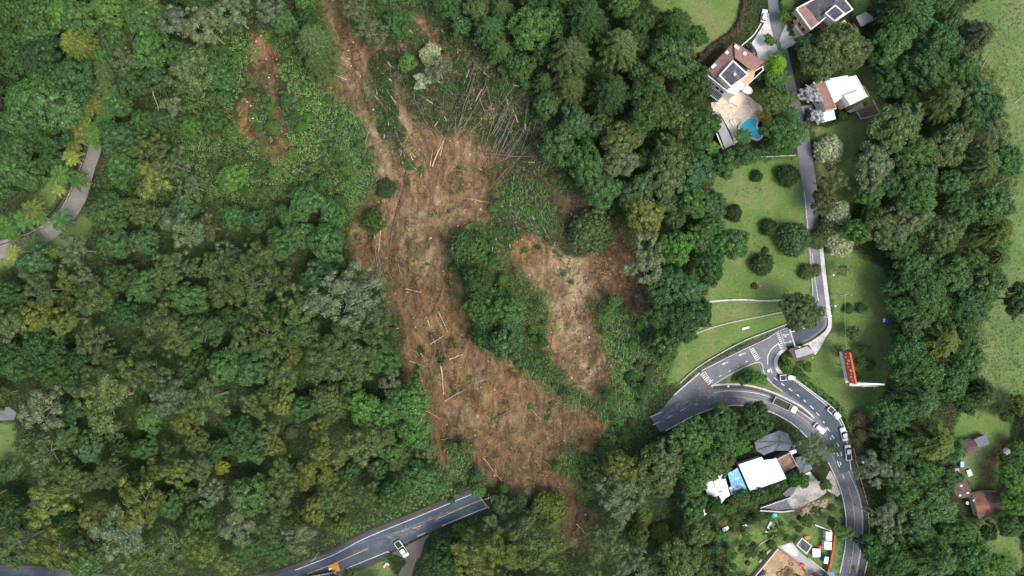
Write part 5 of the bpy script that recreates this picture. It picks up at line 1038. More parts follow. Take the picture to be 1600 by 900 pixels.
def canopy(lab, poly, h, ridge, m_='net'):
    q = Bld('shade_canopy', lab, 'canopy', *poly[0]); pts = [PA(x, y, q.z+h+hh) for x, y, hh in poly]; c = PA(ridge[0], ridge[1], q.z+h+ridge[2]); n = len(pts)
    b = MB(); V = [tuple(c)]+[tuple(p) for p in pts]; f = [(0, 1+i, 1+(i+1) % n) for i in range(n)]
    b.add(V, f); o = b.build('cloth', M[m_], q.o); bm = bmesh.new(); bm.from_mesh(o.data); bmesh.ops.subdivide_edges(bm, edges=bm.edges[:], cuts=5, use_grid_fill=True)
    loc = q.o.location
    for v in bm.verts: v.co.z += .5*float(fbm(np.array(v.co.x*.7), np.array(v.co.y*.7), 7, 3))-.10*abs(math.sin(v.co.x*1.1+v.co.y*1.7))
    bmesh.ops.recalc_face_normals(bm, faces=bm.faces[:]); bmesh.ops.solidify(bm, geom=bm.faces[:], thickness=.04); bm.to_mesh(o.data); bm.free()
    for p in pts[::2]: MB().tube([(p.x, p.y, q.z-.6), p], .07, 5).build('post', M['metal'], q.o)
    b = MB()
    for p in pts[::2]: b.tube([c.lerp(p, t/5)+Vector((0, 0, .16-.03*t)) for t in range(6)], .06, 4)  # dark lines stand in for the shade of the cloth's folds
    b.build('fold_shade_lines', M['tarp_dark'], q.o); return q
canopy('large dark grey shade net draped above the white sheet roof', [(1178.7,691,0),(1195,681,.2),(1217,672.5,0),(1231,677,.1),(1238,694,-.1),(1233,704,-.2),(1212,704,.1),(1194,711.5,-.1),(1182,704,-.2)], 3.2, (1219,690,.5))
canopy('smaller grey shade net between the brown slab and the road', [(1242.7,715,0),(1258,711.5,0),(1266,722,-.1),(1270,733,-.2),(1252.5,743.5,0),(1246,728,0)], 3.0, (1257,726,.4))
S1 = Bld('unfinished_building', 'roofless brown concrete floor slab with pale walls right of the white roof', 'building', 1228, 723)
S1.block('floor_slab', [(1210.7,717),(1233,706),(1244.5,727.5),(1230,736),(1217,743)], 2.8, 'dirt')
S1.rim('wall', [(1211,717.5),(1233,706.5),(1244,727)], 2.8, 'concrete', .3, .9, False)
S1.roof('dark_patch', [(1217,733,2.86),(1241,721,2.86),(1243,727,2.86),(1218,741,2.86)], 'wood_dark', .05)
S1.roof('roof_panel', [(1233,705,3.6),(1243,702,3.6),(1245,707,3.6),(1236,711,3.6)], 'white_roof', .08)
S1.roof('sill_panel', [(1252,743,1.4),(1266,737,1.4),(1266.5,739,1.4),(1253,745,1.4)], 'white_sheet', .12)
W1 = Bld('retaining_wall', 'white V-shaped retaining wall around a dark sheet, left of the concrete drive', 'wall', 1215, 786)
W1.roof('dark_sheet', [(1189,793,.3),(1233,776,.3),(1230,783,.3),(1238,795,.3),(1215,797.5,.3)], 'tarp_dark', .05)
W1.rim('upper_wall', [(1187.5,792.4),(1234,776)], .2, 'concrete_pale', .25, .9, False)
W1.rim('lower_wall', [(1187.5,797),(1220,799),(1239,797)], .2, 'concrete_pale', .35, .7, False)
W2 = Bld('slope_sheet', 'dark plastic sheet covering the bank above the concrete drive', 'sheet', 1236, 768)
W2.roof('sheet', [(1223,771,.6),(1233,763,.6),(1249,750,.7),(1252,752,.6),(1238,773,.3),(1228,777,.3)], 'tarp_dark', .05)
rb = random.Random(9); b = MB()
for i in range(260):
    t = rb.random(); x = 1240+54*t+rb.gauss(0, 3); y = 800-18*t+rb.gauss(0, 4)+4; p = PT(x, y, .05); r = rb.uniform(.15, .5); v, f = ICO1
    b.add([(p.x+q[0]*r*rb.uniform(.7, 1.2), p.y+q[1]*r, p.z+q[2]*r*.6) for q in v], [tuple(int(k) for k in q) for q in f])
o = b.build('rubble', M['rubble']); stuff(o); tag(o, 'brown rubble bank below the concrete drive', 'rubble')
# walled yard at the bottom
Y = Bld('walled_yard', 'sand-floored walled yard at the bottom edge beside grey paving', 'yard', 1220, 885)
sheet('sand_floor', [(1213,856),(1234,870),(1252,884),(1272,925),(1155,925),(1177,900)], M['sand'], .06)
sheet('yard_paving', [(1214,854),(1238,847),(1249,862),(1263,873),(1289,890),(1300,925),(1273,925),(1253,883),(1235,869)], M['deck_grey'], .066)
sheet('washed_patch', spline([(1222,855),(1236,849),(1246,860),(1246,869),(1236,867),(1226,860),(1222,855)], 4)[:-1], M['concrete_pale'], .072)
[MB_.build(n_w, M[m_w], Y.o) for MB_, n_w, m_w in [(MB().ribbon([P(x, y, 0) for x, y in pw], ww, th), nn, mm) for pw, ww, th, nn, mm in (([(1213,855),(1196,876),(1170,907)], .3, 1.5, 'left_wall', 'cream_wall'), ([(1214,855.5),(1233,869),(1253,884),(1271,910)], .25, .9, 'divider_wall', 'brick'), ([(1261,870),(1275,881),(1289,892)], .3, 1.2, 'right_wall', 'concrete'), ([(1210,852),(1194,868),(1186,878)], .6, .4, 'outer_ledge', 'stone'))]]
for x, y, r in ((1225,893,1.0),(1230,888,.8),(1218,897,.9),(1236,881,.7)): 
    q = PA(x, y, Y.z+.1); MB().tube([(q.x+r*math.cos(a)*.8, q.y+r*math.sin(a)*.8, q.z+.12) for a in [i*math.pi/5 for i in range(11)]], .16, 5, False).build('soil_ring', M['dirt'], Y.o)
def hut(lab, poly, h, m_, rm, cat='hut', name='hut', trim=None):
    q = Bld(name, lab, cat, *poly[0]); c = (sum(p[0] for p in poly)/len(poly), sum(p[1] for p in poly)/len(poly)); sm = [(c[0]+(x-c[0])*.93, c[1]+(y-c[1])*.93) for x, y in poly]
    q.block('wall', sm, h-.1, m_); q.roof('roof', [(x, y, h) for x, y in poly], rm, .1)
    if trim: q.rim('roof_frame', poly, h, trim, .3, .15)
    return q
hut('white flat-roofed cabin, upper of two against the rusty fence', [(1290.5,831),(1300.5,831.5),(1299.5,845),(1290.5,844)], 2.4, 'white_wall', 'white_sheet')
hut('white flat-roofed cabin, lower of two against the rusty fence', [(1288.5,846),(1299.5,847),(1299,859.5),(1288,858)], 2.4, 'white_wall', 'white_sheet')
hut('small blue and white cabin near the bottom of the rusty fence', [(1289,870),(1295,870.5),(1293.5,881.5),(1287,880)], 2.2, 'blue', 'white_roof')
hut('dark panelled flat-roofed hut with a grey frame above the paved yard', [(1253,841),(1268,853),(1260,864.5),(1245,851.7)], 2.6, 'cream_wall', 'dark_slab', trim='metal')
q = hut('low pallet-like white table roof beside the dark panelled hut', [(1269.5,857),(1282,857.5),(1282,870.5),(1270,870.5)], 1.2, 'metal', 'white_roof', 'table', 'work_table')
q.roof('slat', [(1276,857.5,1.25),(1276.8,857.5,1.25),(1276.8,870,1.25),(1276,870,1.25)], 'metal', .03)
f = Bld('fence', 'rusty red sheet fence curving beside the bottom right road', 'fence', 1300, 850)
f.rim('sheeting', [(1300.5,815.5),(1302,831),(1300.5,846),(1298.5,861),(1295,878),(1291.5,891)], 0, 'rust_wall', .7, 1.4, False)
q = Bld('steel_beam', 'long white beam propped at the top of the rusty fence', 'beam', 1286, 825); q.rim('beam', [(1274,820),(1298,829.5)], .6, 'white_sheet', .35, .3, False)
q = Bld('tarpaulin', 'bright blue tarp at the bottom edge beside the road', 'tarp', 1297, 896); q.roof('sheet', [(1291,892,1.4),(1303,894,1.1),(1305,906,1.2),(1289,906,1.5)], 'blue', .05); q.block('load', [(1292,894),(1302,895),(1303,904),(1291,904)], 1.0, 'wood_dark')
for x, y, m_, lb in ((1253,883,'red','small red cart on the yard divider wall'), (1274,898,'red','larger red cart at the bottom edge of the yard'), (1261,839.5,'ochre','orange tarp heap beside the dark panelled hut'), (1282,854,'red','small red tub above the low white table'),(1210,805,'water','crumpled turquoise tarp below the white retaining wall')):
    q = Bld('tarp_heap' if m_ in ('ochre', 'water') else 'cart', lb, 'tarp' if m_ in ('ochre', 'water') else 'cart', x, y); z = q.z; p = PA(x, y, z+.3); v, f_ = ICO2; rr = random.Random(int(x)); b = MB()
    b.add([(p.x+k[0]*1.0*(1+rr.uniform(-.2, .2)), p.y+k[1]*.7*(1+rr.uniform(-.2, .2)), z+.35+k[2]*.4) for k in v], [tuple(int(i) for i in k) for k in f_]); b.build('body' if m_ == 'red' else 'sheet', M[m_], q.o)
for poly, lb in (([(1160,821),(1166,819),(1169,825),(1162,831)], 'grey roof panel lying on grass left of the stone track'), ([(1128,826),(1137,822),(1140,826),(1130,831)], 'pale roof panel lying on grass near the lower trees')):
    q = Bld('roof_panel', lb, 'panel', *poly[0]); q.roof('sheet', [(x, y, .5) for x, y in poly], 'white_roof', .08); q.block('stack', [(x+.5, y+.5) for x, y in poly], .4, 'metal')
q = Bld('stone_steps', 'broken pale stone steps in the grass above the walled yard', 'steps', 1200, 826)
for i in range(5): q.block('step', [(1195+i*1.6,832-i*3.4),(1199+i*1.6,833-i*3.4),(1201+i*1.6,829.6-i*3.4),(1197+i*1.6,828.6-i*3.4)], .2+.15*i, 'white_stone', -.3)
# small farm at the right edge
hA = Bld('cottage', 'brown-roofed cottage with a blue-grey annex, top of the small farm', 'cottage', 1515, 700)
hA.block('wall', [(1495,695),(1522,688),(1528,706),(1503,713)], 2.7, 'cream_wall')
hA.roof('roof', [(1493,693,2.9),(1523,686.7,2.9),(1526,697,3.5),(1497,703.5,3.5)], 'tile_brown'); hA.roof('roof', [(1497,703.7,3.5),(1526,697.2,3.5),(1529.5,707,2.9),(1502,715,2.9)], 'tile_brown')
hA.block('annex_wall', [(1524,687),(1540,680),(1544,693),(1529,698)], 2.3, 'brick'); hA.roof('annex_roof', [(1522.5,686,2.6),(1541,678.7,2.6),(1545.5,694,2.4),(1528.5,699.5,2.4)], 'net', .1)
hB = Bld('cottage', 'dark brown crooked-roofed cottage at the left of the small farm', 'cottage', 1502, 755)
hB.block('wall', [(1491,733),(1500,733),(1515,764),(1514,775),(1498,777),(1489,760)], 2.5, 'cream_wall')
hB.roof('roof', [(1490,731,2.8),(1500,730.5,2.8),(1506,743,2.8),(1499,752,3.5),(1487,760,2.8)], 'tile_brown'); hB.roof('roof', [(1506,743,2.8),(1517,765,2.8),(1516,777,2.8),(1497,779,2.8),(1487,760.3,2.8),(1499,752.3,3.5)], 'tile_brown')
hB.roof('pale_sheet', [(1491,732,3.05),(1498,731.5,3.05),(1500,738,3.2),(1494,740,3.2)], 'deck_grey', .06)
for x, y in ((1500,774),(1512,770),(1502,759)): q = PA(x, y, hB.z+3.1); MB().box(q, (.7, .5, .12)).build('roof_patch', M['white_roof'], hB.o)
hC = Bld('farmhouse', 'orange and brown tiled farmhouse, largest roof of the small farm', 'farmhouse', 1545, 788)
hC.block('wall', [(1520,775),(1538,770),(1563,770),(1569,793),(1551,800),(1530,808)], 2.7, 'cream_wall')
hC.roof('roof', [(1518,774,2.8),(1536,768,2.8),(1545,787,4.0),(1524,790,4.0)], 'tile_red'); hC.roof('roof', [(1524,790.3,4.0),(1545,787.3,4.0),(1551,803,2.9),(1529,811,2.8)], 'tile_red')
hC.roof('roof', [(1536.4,768,2.8),(1564,768,2.8),(1569,782,3.6),(1545.4,787,4.0)], 'tile_brown'); hC.roof('roof', [(1545.4,787.4,4.0),(1569,782.4,3.6),(1572.5,795,2.9),(1562,799,2.9),(1551.4,803,2.9)], 'tile_brown')
for x, y in ((1522,783),(1527,796)): q = PA(x, y, hC.z+3.4); MB().box(q, (.6, 1.0, .12), .3).build('roof_patch', M['white_roof'], hC.o)
q = PA(1566, 775, hC.z+3.2); MB().box(q, (.9, 2.0, .2), .3).build('pale_sheet', M['deck_grey'], hC.o)
for args in (('water_tank', 'blue water tank on the farm grass below the top cottage', 'tank', 1502.5, 725, 'blue', 1.2, 1.6), ('outdoor_table', 'white table standing on the farm lawn', 'table', 1515, 739, 'white_sheet', 1.3, 2.0)):
    q = Bld(args[0], args[1], args[2], args[3], args[4]); p = PA(args[3], args[4], q.z+.8)
    if args[0] == 'outdoor_table':
        MB().box((p.x, p.y, q.z+.75), (args[6]+.1, args[7], .07), .35).build('tabletop', M['white_sheet'], q.o)
        for sx in (-.5, .5):
            for sy in (-.8, .8): MB().box((p.x+sx*.94-sy*.34, p.y+sx*.34+sy*.94, q.z+.3), (.06, .06, .9)).build('leg', M['metal'], q.o)
    else: MB().box((p.x, p.y, q.z+.5), (args[6], args[7]+.3, 1.2)).build('body', M['blue'], q.o); MB().box((p.x, p.y, q.z+1.13), (args[6]*.8, args[7], .08)).build('lid', M['water'], q.o)
q = Bld('satellite_dish', 'round white dish between the dark cottage and the farmhouse', 'dish', 1512, 786); p = PA(1512, 786, q.z+1.4); MB().disc(p, .55, q.z+1.3, q.z+1.42, 18).build('dish', M['white_sheet'], q.o); MB().tube([(p.x, p.y, q.z-.3), (p.x, p.y, q.z+1.3)], .05, 6).build('mast', M['metal'], q.o)
rb = random.Random(19)
for i in range(9):
    x, y = 1568+rb.uniform(0, 18), 703+rb.uniform(0, 16); p = PT(x, y, .1); r = rb.uniform(.4, 1.1); v, f_ = ICO2; b = MB(); b.add([(p.x+k[0]*r*(1+rb.uniform(-.2, .2)), p.y+k[1]*r, p.z+k[2]*r*.6) for k in v], [tuple(int(j) for j in k) for k in f_])
    o = b.build('boulder', M['white_stone']); rebase(o); o['category'] = 'boulder'; o['group'] = 'boulders on the farm bank'; label_later(o, 'pale boulder on the earth bank', x, y)
# walls and hedges
def wallrun(name, lab, pts, wd, th, m_, h=0, cat='wall', k=5):
    b = MB(); b.ribbon([P(x, y, h-.1) for x, y in spline(pts, k)], wd, th+.1); o = b.build(name, M[m_]); rebase(o); return tag(o, lab, cat)
wallrun('stone_wall', 'upper pale stone terrace wall crossing the lawn above the road', [(1108,471.5),(1137,469),(1165,468.5),(1190,470),(1225,469)], .5, .4, 'concrete_pale')
wallrun('stone_wall', 'lower curved stone terrace wall crossing the lawn above the road', [(1075,526),(1092,519),(1115,511),(1145.6,503),(1190,494),(1224,487)], .4, .35, 'stone')
wallrun('guard_rail', 'thin white rail along the top of the lawn bank above the road', [(1062,598),(1089,574),(1130,549),(1165,531),(1190,521),(1232,505)], .22, .6, 'concrete_pale', cat='rail')
wallrun('stone_wall', 'short pale wall at the left of the driveway below the big tree', [(1100,253),(1120,250),(1138,248),(1243,243)], .3, .3, 'stone')
wallrun('drive_wall', 'thin white wall along the driveway above the pool house', [(1158,72),(1170,62),(1178,54),(1188,38)], .3, .5, 'white_wall')
wallrun('road_barrier', 'low barrier post row on the left side of the palm road', [(128,258),(112,296),(96,328),(70,352),(40,368)], .2, .3, 'stone')
wallrun('track_kerb', 'curving pale kerb beside the ditch above the walled yard', [(1172,873),(1185,852),(1200,842),(1212,835)], .3, .25, 'stone', cat='kerb')
wallrun('bench', 'short white bench alone on the sloping lawn above the road', [(1159,514),(1170,511)], .6, .4, 'white_wall', cat='bench')
q = thing('angle_bench', 'pale L-shaped bench on the grass beside the lower road junction', 'bench', tuple(P(603, 883)))
b = MB(); b.ribbon([P(600, 886, .1), P(604, 879.5, .1)], .6, .45); b.build('long_seat', M['cream_wall'], q); b = MB(); b.ribbon([P(604, 879.5, .11), P(608, 882.5, .11)], .5, .45); b.build('short_seat', M['cream_wall'], q)
def hedge(lab, pts, wd, ht, col, seed):
    rng = np.random.default_rng(seed); q = spline(pts, 8); cen = []; rad = []; base = P(*pts[len(pts)//2])
    for i, (x, y) in enumerate(q):
        for _ in range(2):
            p = PT(x+rng.normal()*wd*1.3, y+rng.normal()*wd*1.3, 0); p = Vector((p.x, p.y, float(T(p.x, p.y)))); r = rng.uniform(.5, .8)*wd; cen.append(np.array([p.x-base.x, p.y-base.y, p.z-base.z+ht*.5])); rad.append(r)
    me = clumps_mesh('hedge', cen, rad, 70, .35, rng); o = bpy.data.objects.new('hedge', me); C.objects.link(o); o.location = base; tag(o, lab, 'hedge')
    k = COL[col] if isinstance(col, str) else col; o.color = (*k, 1)
hedge('brownish hedge curving between the top lawn and the tan-roofed house', [(1093,95),(1105,82),(1120,69),(1135,60),(1148,49),(1156,35),(1160,18),(1163,-8)], 1.25, 1.6, (.11,.085,.05), 1)
hedge('green hedge strip along the outer side of the descending road', [(1228,580),(1245,587),(1262,600),(1280,612),(1300,628),(1315,645),(1326,668)], .9, 1.2, 'l', 2)
hedge('green hedge between the road and the peach house lawn', [(1216,-5),(1223,18),(1231,40),(1236,56)], .7, 1.2, 'g', 3)
hedge('rounded low hedge below the white-roofed house porch', [(1276,191),(1288,196),(1300,193),(1308,188)], .8, .8, 'd', 4)
hedge('dense planting along the pool house garden and uphill road', [(1204,140),(1208,150),(1210,165),(1212,185),(1200,205)], 1.3, 2.0, 'o', 5)
hedge('bushy planting on the triangular road island', [(1145,592),(1158,588),(1172,585),(1184,588),(1194,597)], 1.0, 1.0, 'l', 6)
hedge('yellow-leaved shrub border right of the swimming pool', [(1189,186),(1193,192),(1191,200),(1186,203)], .7, .7, (.22,.22,.03), 7)
hedge('bushes on the bank left of the gate booth', [(1224,560),(1227,570),(1233,578),(1243,584),(1258,590)], 1.1, 1.2, 'g', 8)
hedge('dark green hedge on the left side of the uphill road by the oval tree', [(1180,236),(1195,238),(1215,238),(1235,236)], 1.1, 1.2, 'g', 9)
# ---------------------------------------------------------------- vehicles
from mathutils import Quaternion, Matrix
def place(o, px, py, ang, h=.07):
    o.location = P(px, py, h); o.rotation_mode = 'QUATERNION'; o.rotation_quaternion = Quaternion((1, 0, 0), math.atan(S)) @ Quaternion((0, 0, 1), ang)
def rrect(L, W_, r=.35, front=.25):
    pts = []
    for cx, cy, a0 in ((L/2-r, W_/2-r, 0), (-L/2+r, W_/2-r, 90), (-L/2+r, -W_/2+r, 180), (L/2-r, -W_/2+r, 270)):
        for k in (0, 30, 60, 90):
            a = math.radians(a0+k); pts.append((cx+r*math.cos(a), cy+r*math.sin(a)))
    return pts
def loft(b, secs):
    n = len(secs[0]); v = []; f = []
    for s in secs: v += s
    for i in range(len(secs)-1):
        for j in range(n): f.append((i*n+j, i*n+(j+1) % n, (i+1)*n+(j+1) % n, (i+1)*n+j))
    f += [tuple(range(n-1, -1, -1)), tuple(range((len(secs)-1)*n, len(secs)*n))]; b.add(v, f); return b
def sec(L, W_, z, x0=0, r=.35): return [(x+x0, y, z) for x, y in rrect(L, W_, r)]
def wheels(o, xs, wy, r=.33):
    for x in xs:
        for y in (-wy, wy):
            t = MB().tube([(x, y-.11, r), (x, y+.11, r)], r, 14).build('wheel', M['dark'], o); k = MB().tube([(x, y-.125, r), (x, y+.125, r)], r*.55, 8).build('rim', M['metal'], t)
def lights(o, L, W_, z=.68):
    for y in (-W_*.36, W_*.36):
        MB().box((L/2-.06, y, z), (.16, .32, .16)).build('headlight', M['lamp'], o); MB().box((-L/2+.04, y, z+.08), (.12, .28, .16)).build('tail_light', M['red_light'], o)
def car(lab, px, py, ang, L=4.4, W_=1.8, kind='sedan', paint='car_white', name='parked_car', cat='car', grp='cars on the bend'):
    o = thing(name, lab, cat, (0, 0, 0), grp, 0, True); place(o, px, py, math.radians(ang)); pm = M[paint]
    if kind == 'pickup':
        cx = L*.12; loft(MB(), [sec(L*.96, W_*.92, .32), sec(L, W_, .5), sec(L, W_, .8), sec(L*.98, W_*.93, .9)]).build('body', pm, o, True)
        loft(MB(), [sec(L*.42, W_*.9, .9, cx), sec(L*.3, W_*.76, 1.5, cx-.05)]).build('window', M['glass'], o); loft(MB(), [sec(L*.29, W_*.74, 1.5, cx-.05), sec(L*.27, W_*.68, 1.58, cx-.05)]).build('roof', pm, o, True)
        bx = -L*.30; MB().box((bx, 0, .93), (L*.36, W_*.78, .08)).build('cargo_bed', M['dark'], o)
        b = MB(); [b.box((bx, s_*W_*.44, 1.0), (L*.38, .1, .22)) for s_ in (-1, 1)]; b.box((bx-L*.18, 0, 1.0), (.1, W_*.8, .22)); b.build('bed_rail', pm, o)
    else:
        cl = {'sedan': (.50, .30, -.05), 'hatch': (.62, .46, -.10), 'suv': (.68, .54, -.10)}[kind]; ht = {'sedan': 1.42, 'hatch': 1.5, 'suv': 1.72}[kind]
        loft(MB(), [sec(L*.96, W_*.92, .3), sec(L, W_, .5), sec(L, W_, .75), sec(L*.95, W_*.9, .92)]).build('body', pm, o, True)
        loft(MB(), [sec(L*cl[0], W_*.88, .92, L*cl[2]), sec(L*cl[1], W_*.74, ht-.06, L*cl[2]-.05)]).build('window', M['glass'], o)
        loft(MB(), [sec(L*cl[1]*1.02, W_*.75, ht-.06, L*cl[2]-.05), sec(L*cl[1]*.92, W_*.68, ht, L*cl[2]-.05)]).build('roof', pm, o, True)
    wheels(o, (-L*.32, L*.32), W_/2-.1); lights(o, L, W_)
    for y in (-W_/2-.08, W_/2+.08): MB().box((L*.16, y, .95), (.12, .18, .12)).build('wing_mirror', pm, o)
    return o
car('white pickup turning in beside the gate booth', 1229, 588.5, 6, 4.9, 1.9, 'pickup')
car('white pickup with dark bed, topmost of three along the outer kerb', 1301.5, 644, -42, 4.9, 1.9, 'pickup')
car('small white hatchback alone in the inner lane of the bend', 1279, 668.5, -40, 4.3, 1.8, 'hatch')
car('white sedan with dark windows, middle of three along the outer kerb', 1317, 677.5, 105, 4.5, 1.85, 'sedan')
car('white pickup, lowest of three along the outer kerb', 1323.5, 706, 97, 4.9, 1.9, 'pickup')
car('white pickup with dark open bed at the side lane of the lower road', 628, 856, -57, 6.0, 2.15, 'pickup', grp=None)
car('dark green car parked above the tan-roofed house', 1173.5, 79.5, 120, 4.3, 1.8, 'suv', 'car_dark', grp=None)
car('black car under the silvery trees by the white-roofed house', 1260.5, 181, 80, 4.3, 1.8, 'suv', 'car_dark', grp=None)
car('dark grey car parked beside the wall of the white-roofed house', 1273, 165, 110, 4.2, 1.8, 'sedan', 'car_dark', grp=None)
car('white car at the top of the uphill drive', 1192.5, 26, 82, 3.8, 1.7, 'hatch', grp=None)
car('dark car cut by the bottom edge inside the sand yard', 1186, 897, 40, 4.4, 1.8, 'suv', 'car_dark', grp=None)
def truck(lab, px, py, ang, L, W_, cabp, bedm, load=None):
    o = thing('truck', lab, 'truck', (0, 0, 0), None, 0, True); place(o, px, py, math.radians(ang))
    MB().box((0, 0, .75), (L, W_*.5, .25)).build('chassis', M['dark'], o)
    loft(MB(), [sec(2.0, W_*.96, .6, L/2-1.0, .2), sec(2.0, W_, 1.3, L/2-1.0, .2), sec(1.7, W_*.9, 2.35, L/2-1.1, .25)]).build('cab', M[cabp], o, False)
    MB().box((L/2-.14, 0, 1.75), (.12, W_*.8, .65), ry=.2).build('windscreen', M['glass'], o)
    bl = L-2.3; bx = -L/2+bl/2; MB().box((bx, 0, 1.0), (bl, W_, .14)).build('bed', M[bedm], o)
    b = MB(); [b.box((bx, s_*W_/2, 1.35), (bl, .1, .7)) for s_ in (-1, 1)]; [b.box((bx+s_*bl/2, 0, 1.35), (.1, W_, .7)) for s_ in (-1, 1)]; b.build('side_board', M['white_wall'], o)
    if load: MB().box((bx+bl*.3, 0, 1.5), (bl*.3, W_*.85, .8)).build('cargo', M[load], o)
    wheels(o, (-L*.38, -L*.2, L*.34), W_/2-.15, .45); lights(o, L, W_, .9); return o
truck('long cream truck with a dark open bed on the main bend', 1224, 631.5, -25, 7.8, 2.3, 'car_cream', 'dark')
truck('yellow and white flatbed truck cut off by the bottom edge', 502, 901, 190, 10.5, 2.6, 'yellow', 'dark', 'white_sheet')
q = thing('loading_ramp', 'orange board lowered onto the lower road beside the flatbed truck', 'ramp', tuple(P(521, 886)))
MB().prism([P(512, 884, .35), P(527.5, 877.5, .35), P(531, 891, .35), P(525, 894, .35), P(514, 890, .35)], P(521, 886, .2).z).build('board', M['ochre'], q)
MB().box(P(516, 889, .5), (1.0, .5, .25), .4).build('hinge_box', M['white_sheet'], q)
q = Bld('tarp_shelter', 'small dark blue shelter with white sheets at the right edge of the lawn', 'shelter', 1386, 503)
q.roof('tarp', [(1381,497.5,1.8),(1390,495.5,1.8),(1391,504,1.5),(1386,510,1.4),(1380,504,1.5)], 'tarp_dark', .05); q.roof('blue_panel', [(1385,498,1.95),(1389.5,497,1.95),(1388,506,1.8),(1384,505,1.8)], 'blue', .05); q.roof('white_sheet', [(1380,498,1.7),(1383.5,497,1.95),(1383,503,1.9),(1379.5,503.5,1.7)], 'white_sheet', .06)
for x, y in ((1381,498),(1390,496),(1386,509)): p = PA(x, y, q.z+1.5); MB().tube([(p.x, p.y, q.z-.4), p], .05, 5).build('post', M['metal'], q.o)
# people: one continuous skinned body each
def person(lab, px, py, rz, pose, z0=0.0, parent=None):
    J = {'stand': [(0,0,.95),(0,0,1.2),(0,0,1.42),(0,0,1.5),(0,.01,1.66),(.11,0,.9),(.12,.03,.5),(.12,0,.07),(.12,.14,.03),(-.11,0,.9),(-.12,-.02,.5),(-.13,-.03,.07),(-.13,.11,.03),(.2,0,1.4),(.27,.0,1.12),(.29,.1,.88),(-.2,0,1.4),(-.27,0,1.12),(-.29,.08,.88),(.29,.13,.8),(-.29,.11,.8)],
      'ride': [(0,0,.82),(0,.12,1.05),(0,.24,1.27),(0,.27,1.36),(0,.32,1.5),(.13,.05,.82),(.24,.42,.72),(.22,.3,.33),(.22,.42,.3),(-.13,.05,.82),(-.24,.42,.72),(-.22,.3,.33),(-.22,.42,.3),(.2,.25,1.25),(.3,.42,1.05),(.28,.66,1.05),(-.2,.25,1.25),(-.3,.42,1.05),(-.28,.66,1.05),(.27,.74,1.05),(-.27,.74,1.05)]}[pose]
    E_ = [(0,1),(1,2),(2,3),(3,4),(0,5),(5,6),(6,7),(7,8),(0,9),(9,10),(10,11),(11,12),(2,13),(13,14),(14,15),(2,16),(16,17),(17,18),(15,19),(18,20)]
    rad = [.14,.14,.15,.06,.10,.09,.06,.045,.04,.09,.06,.045,.04,.06,.045,.03,.06,.045,.03,.028,.028]
    for hnd, sg in ((19, 1), (20, -1)):         # short fingers and a thumb
        h_ = J[hnd]; up = -1 if pose == 'stand' else 0; fw = 0 if pose == 'stand' else 1
        for k in range(4): J.append((h_[0]+(k-1.5)*.012, h_[1]+.02*fw+(k-1.5)*.012*(1-fw)+.05*fw, h_[2]+up*.075-.02*fw)); E_.append((hnd, len(J)-1)); rad.append(.009)
        J.append((h_[0]-.035*sg, h_[1]+.03, h_[2]+up*.03)); E_.append((hnd, len(J)-1)); rad.append(.010)
    o = thing('person', lab, 'person', (0, 0, 0), None, 0, True); place(o, px, py, rz, .07+z0)
    me = bpy.data.meshes.new('body'); me.from_pydata(J, E_, []); bo = bpy.data.objects.new('body', me); C.objects.link(bo); bo.parent = o
    sk = bo.modifiers.new('skin', 'SKIN')
    for i, v in enumerate(me.skin_vertices[0].data): v.radius = (rad[i], rad[i]); v.use_root = i == 0
    bo.modifiers.new('sub', 'SUBSURF').levels = 2; bo.modifiers['sub'].render_levels = 2
    dg = bpy.context.evaluated_depsgraph_get(); dg.update(); m2 = bpy.data.meshes.new_from_object(bo.evaluated_get(dg)); bo.modifiers.clear(); bo.data = m2; m2.materials.clear()
    for mm in ('skin', 'cloth_white', 'cloth_dark'): m2.materials.append(M[mm])
    zs_ = 1.42 if pose == 'stand' else 1.3; hip = .98 if pose == 'stand' else .88
    for p in m2.polygons:
        c = p.center; p.use_smooth = True
        p.material_index = 0 if c.z > zs_+.02 and abs(c.x) < .12 else 2 if (c.z < hip and (abs(c.x) < .21 or pose == 'ride')) else 0 if (abs(c.x) > .22 and (c.z < 1.2 if pose == 'stand' else c.y > .5)) else 1
    hd = J[4]; v, f_ = ICO2; MB().add([(k[0]*.1, hd[1]-.02+k[1]*.115, hd[2]+.05+max(k[2], -.2)*.1) for k in v], [tuple(int(i) for i in k) for k in f_]).build('hair' if pose == 'stand' else 'helmet', M['hair' if pose == 'stand' else 'white_sheet'], o, True)
    return o
person('person in white shirt standing beside the white pickup on the lower road', 636, 853.5, 2.2, 'stand')
person('motorcycle rider in a white helmet heading uphill at the bottom right road', 1334, 888, .1, 'ride')
mo = thing('motorcycle', 'dark motorcycle under its rider on the bottom right road', 'motorcycle', (0, 0, 0), None, 0, True); place(mo, 1334, 888, .1)
for y in (-.45, .85):
    t = MB().tube([(-.05, y, .3), (.05, y, .3)], .3, 14).build('wheel', M['dark'], mo); MB().tube([(-.055, y, .3), (.055, y, .3)], .16, 8).build('rim', M['metal'], t)
loft(MB(), [[(x*.5, y*.5+.2, z) for x, y, z in sec(.4, 1.5, .45, 0, .12)], [(x*.6, y*.5+.2, z) for x, y, z in sec(.5, 1.5, .72, 0, .12)]]).build('frame', M['red'], mo)
MB().box((0, -.05, .76), (.26, .7, .1)).build('seat', M['dark'], mo); MB().tube([(-.36, .66, 1.02), (.36, .66, 1.02)], .02, 6).build('handlebar', M['metal'], mo); MB().tube([(0, .85, .3), (0, .66, 1.0)], .035, 6).build('fork', M['metal'], mo)
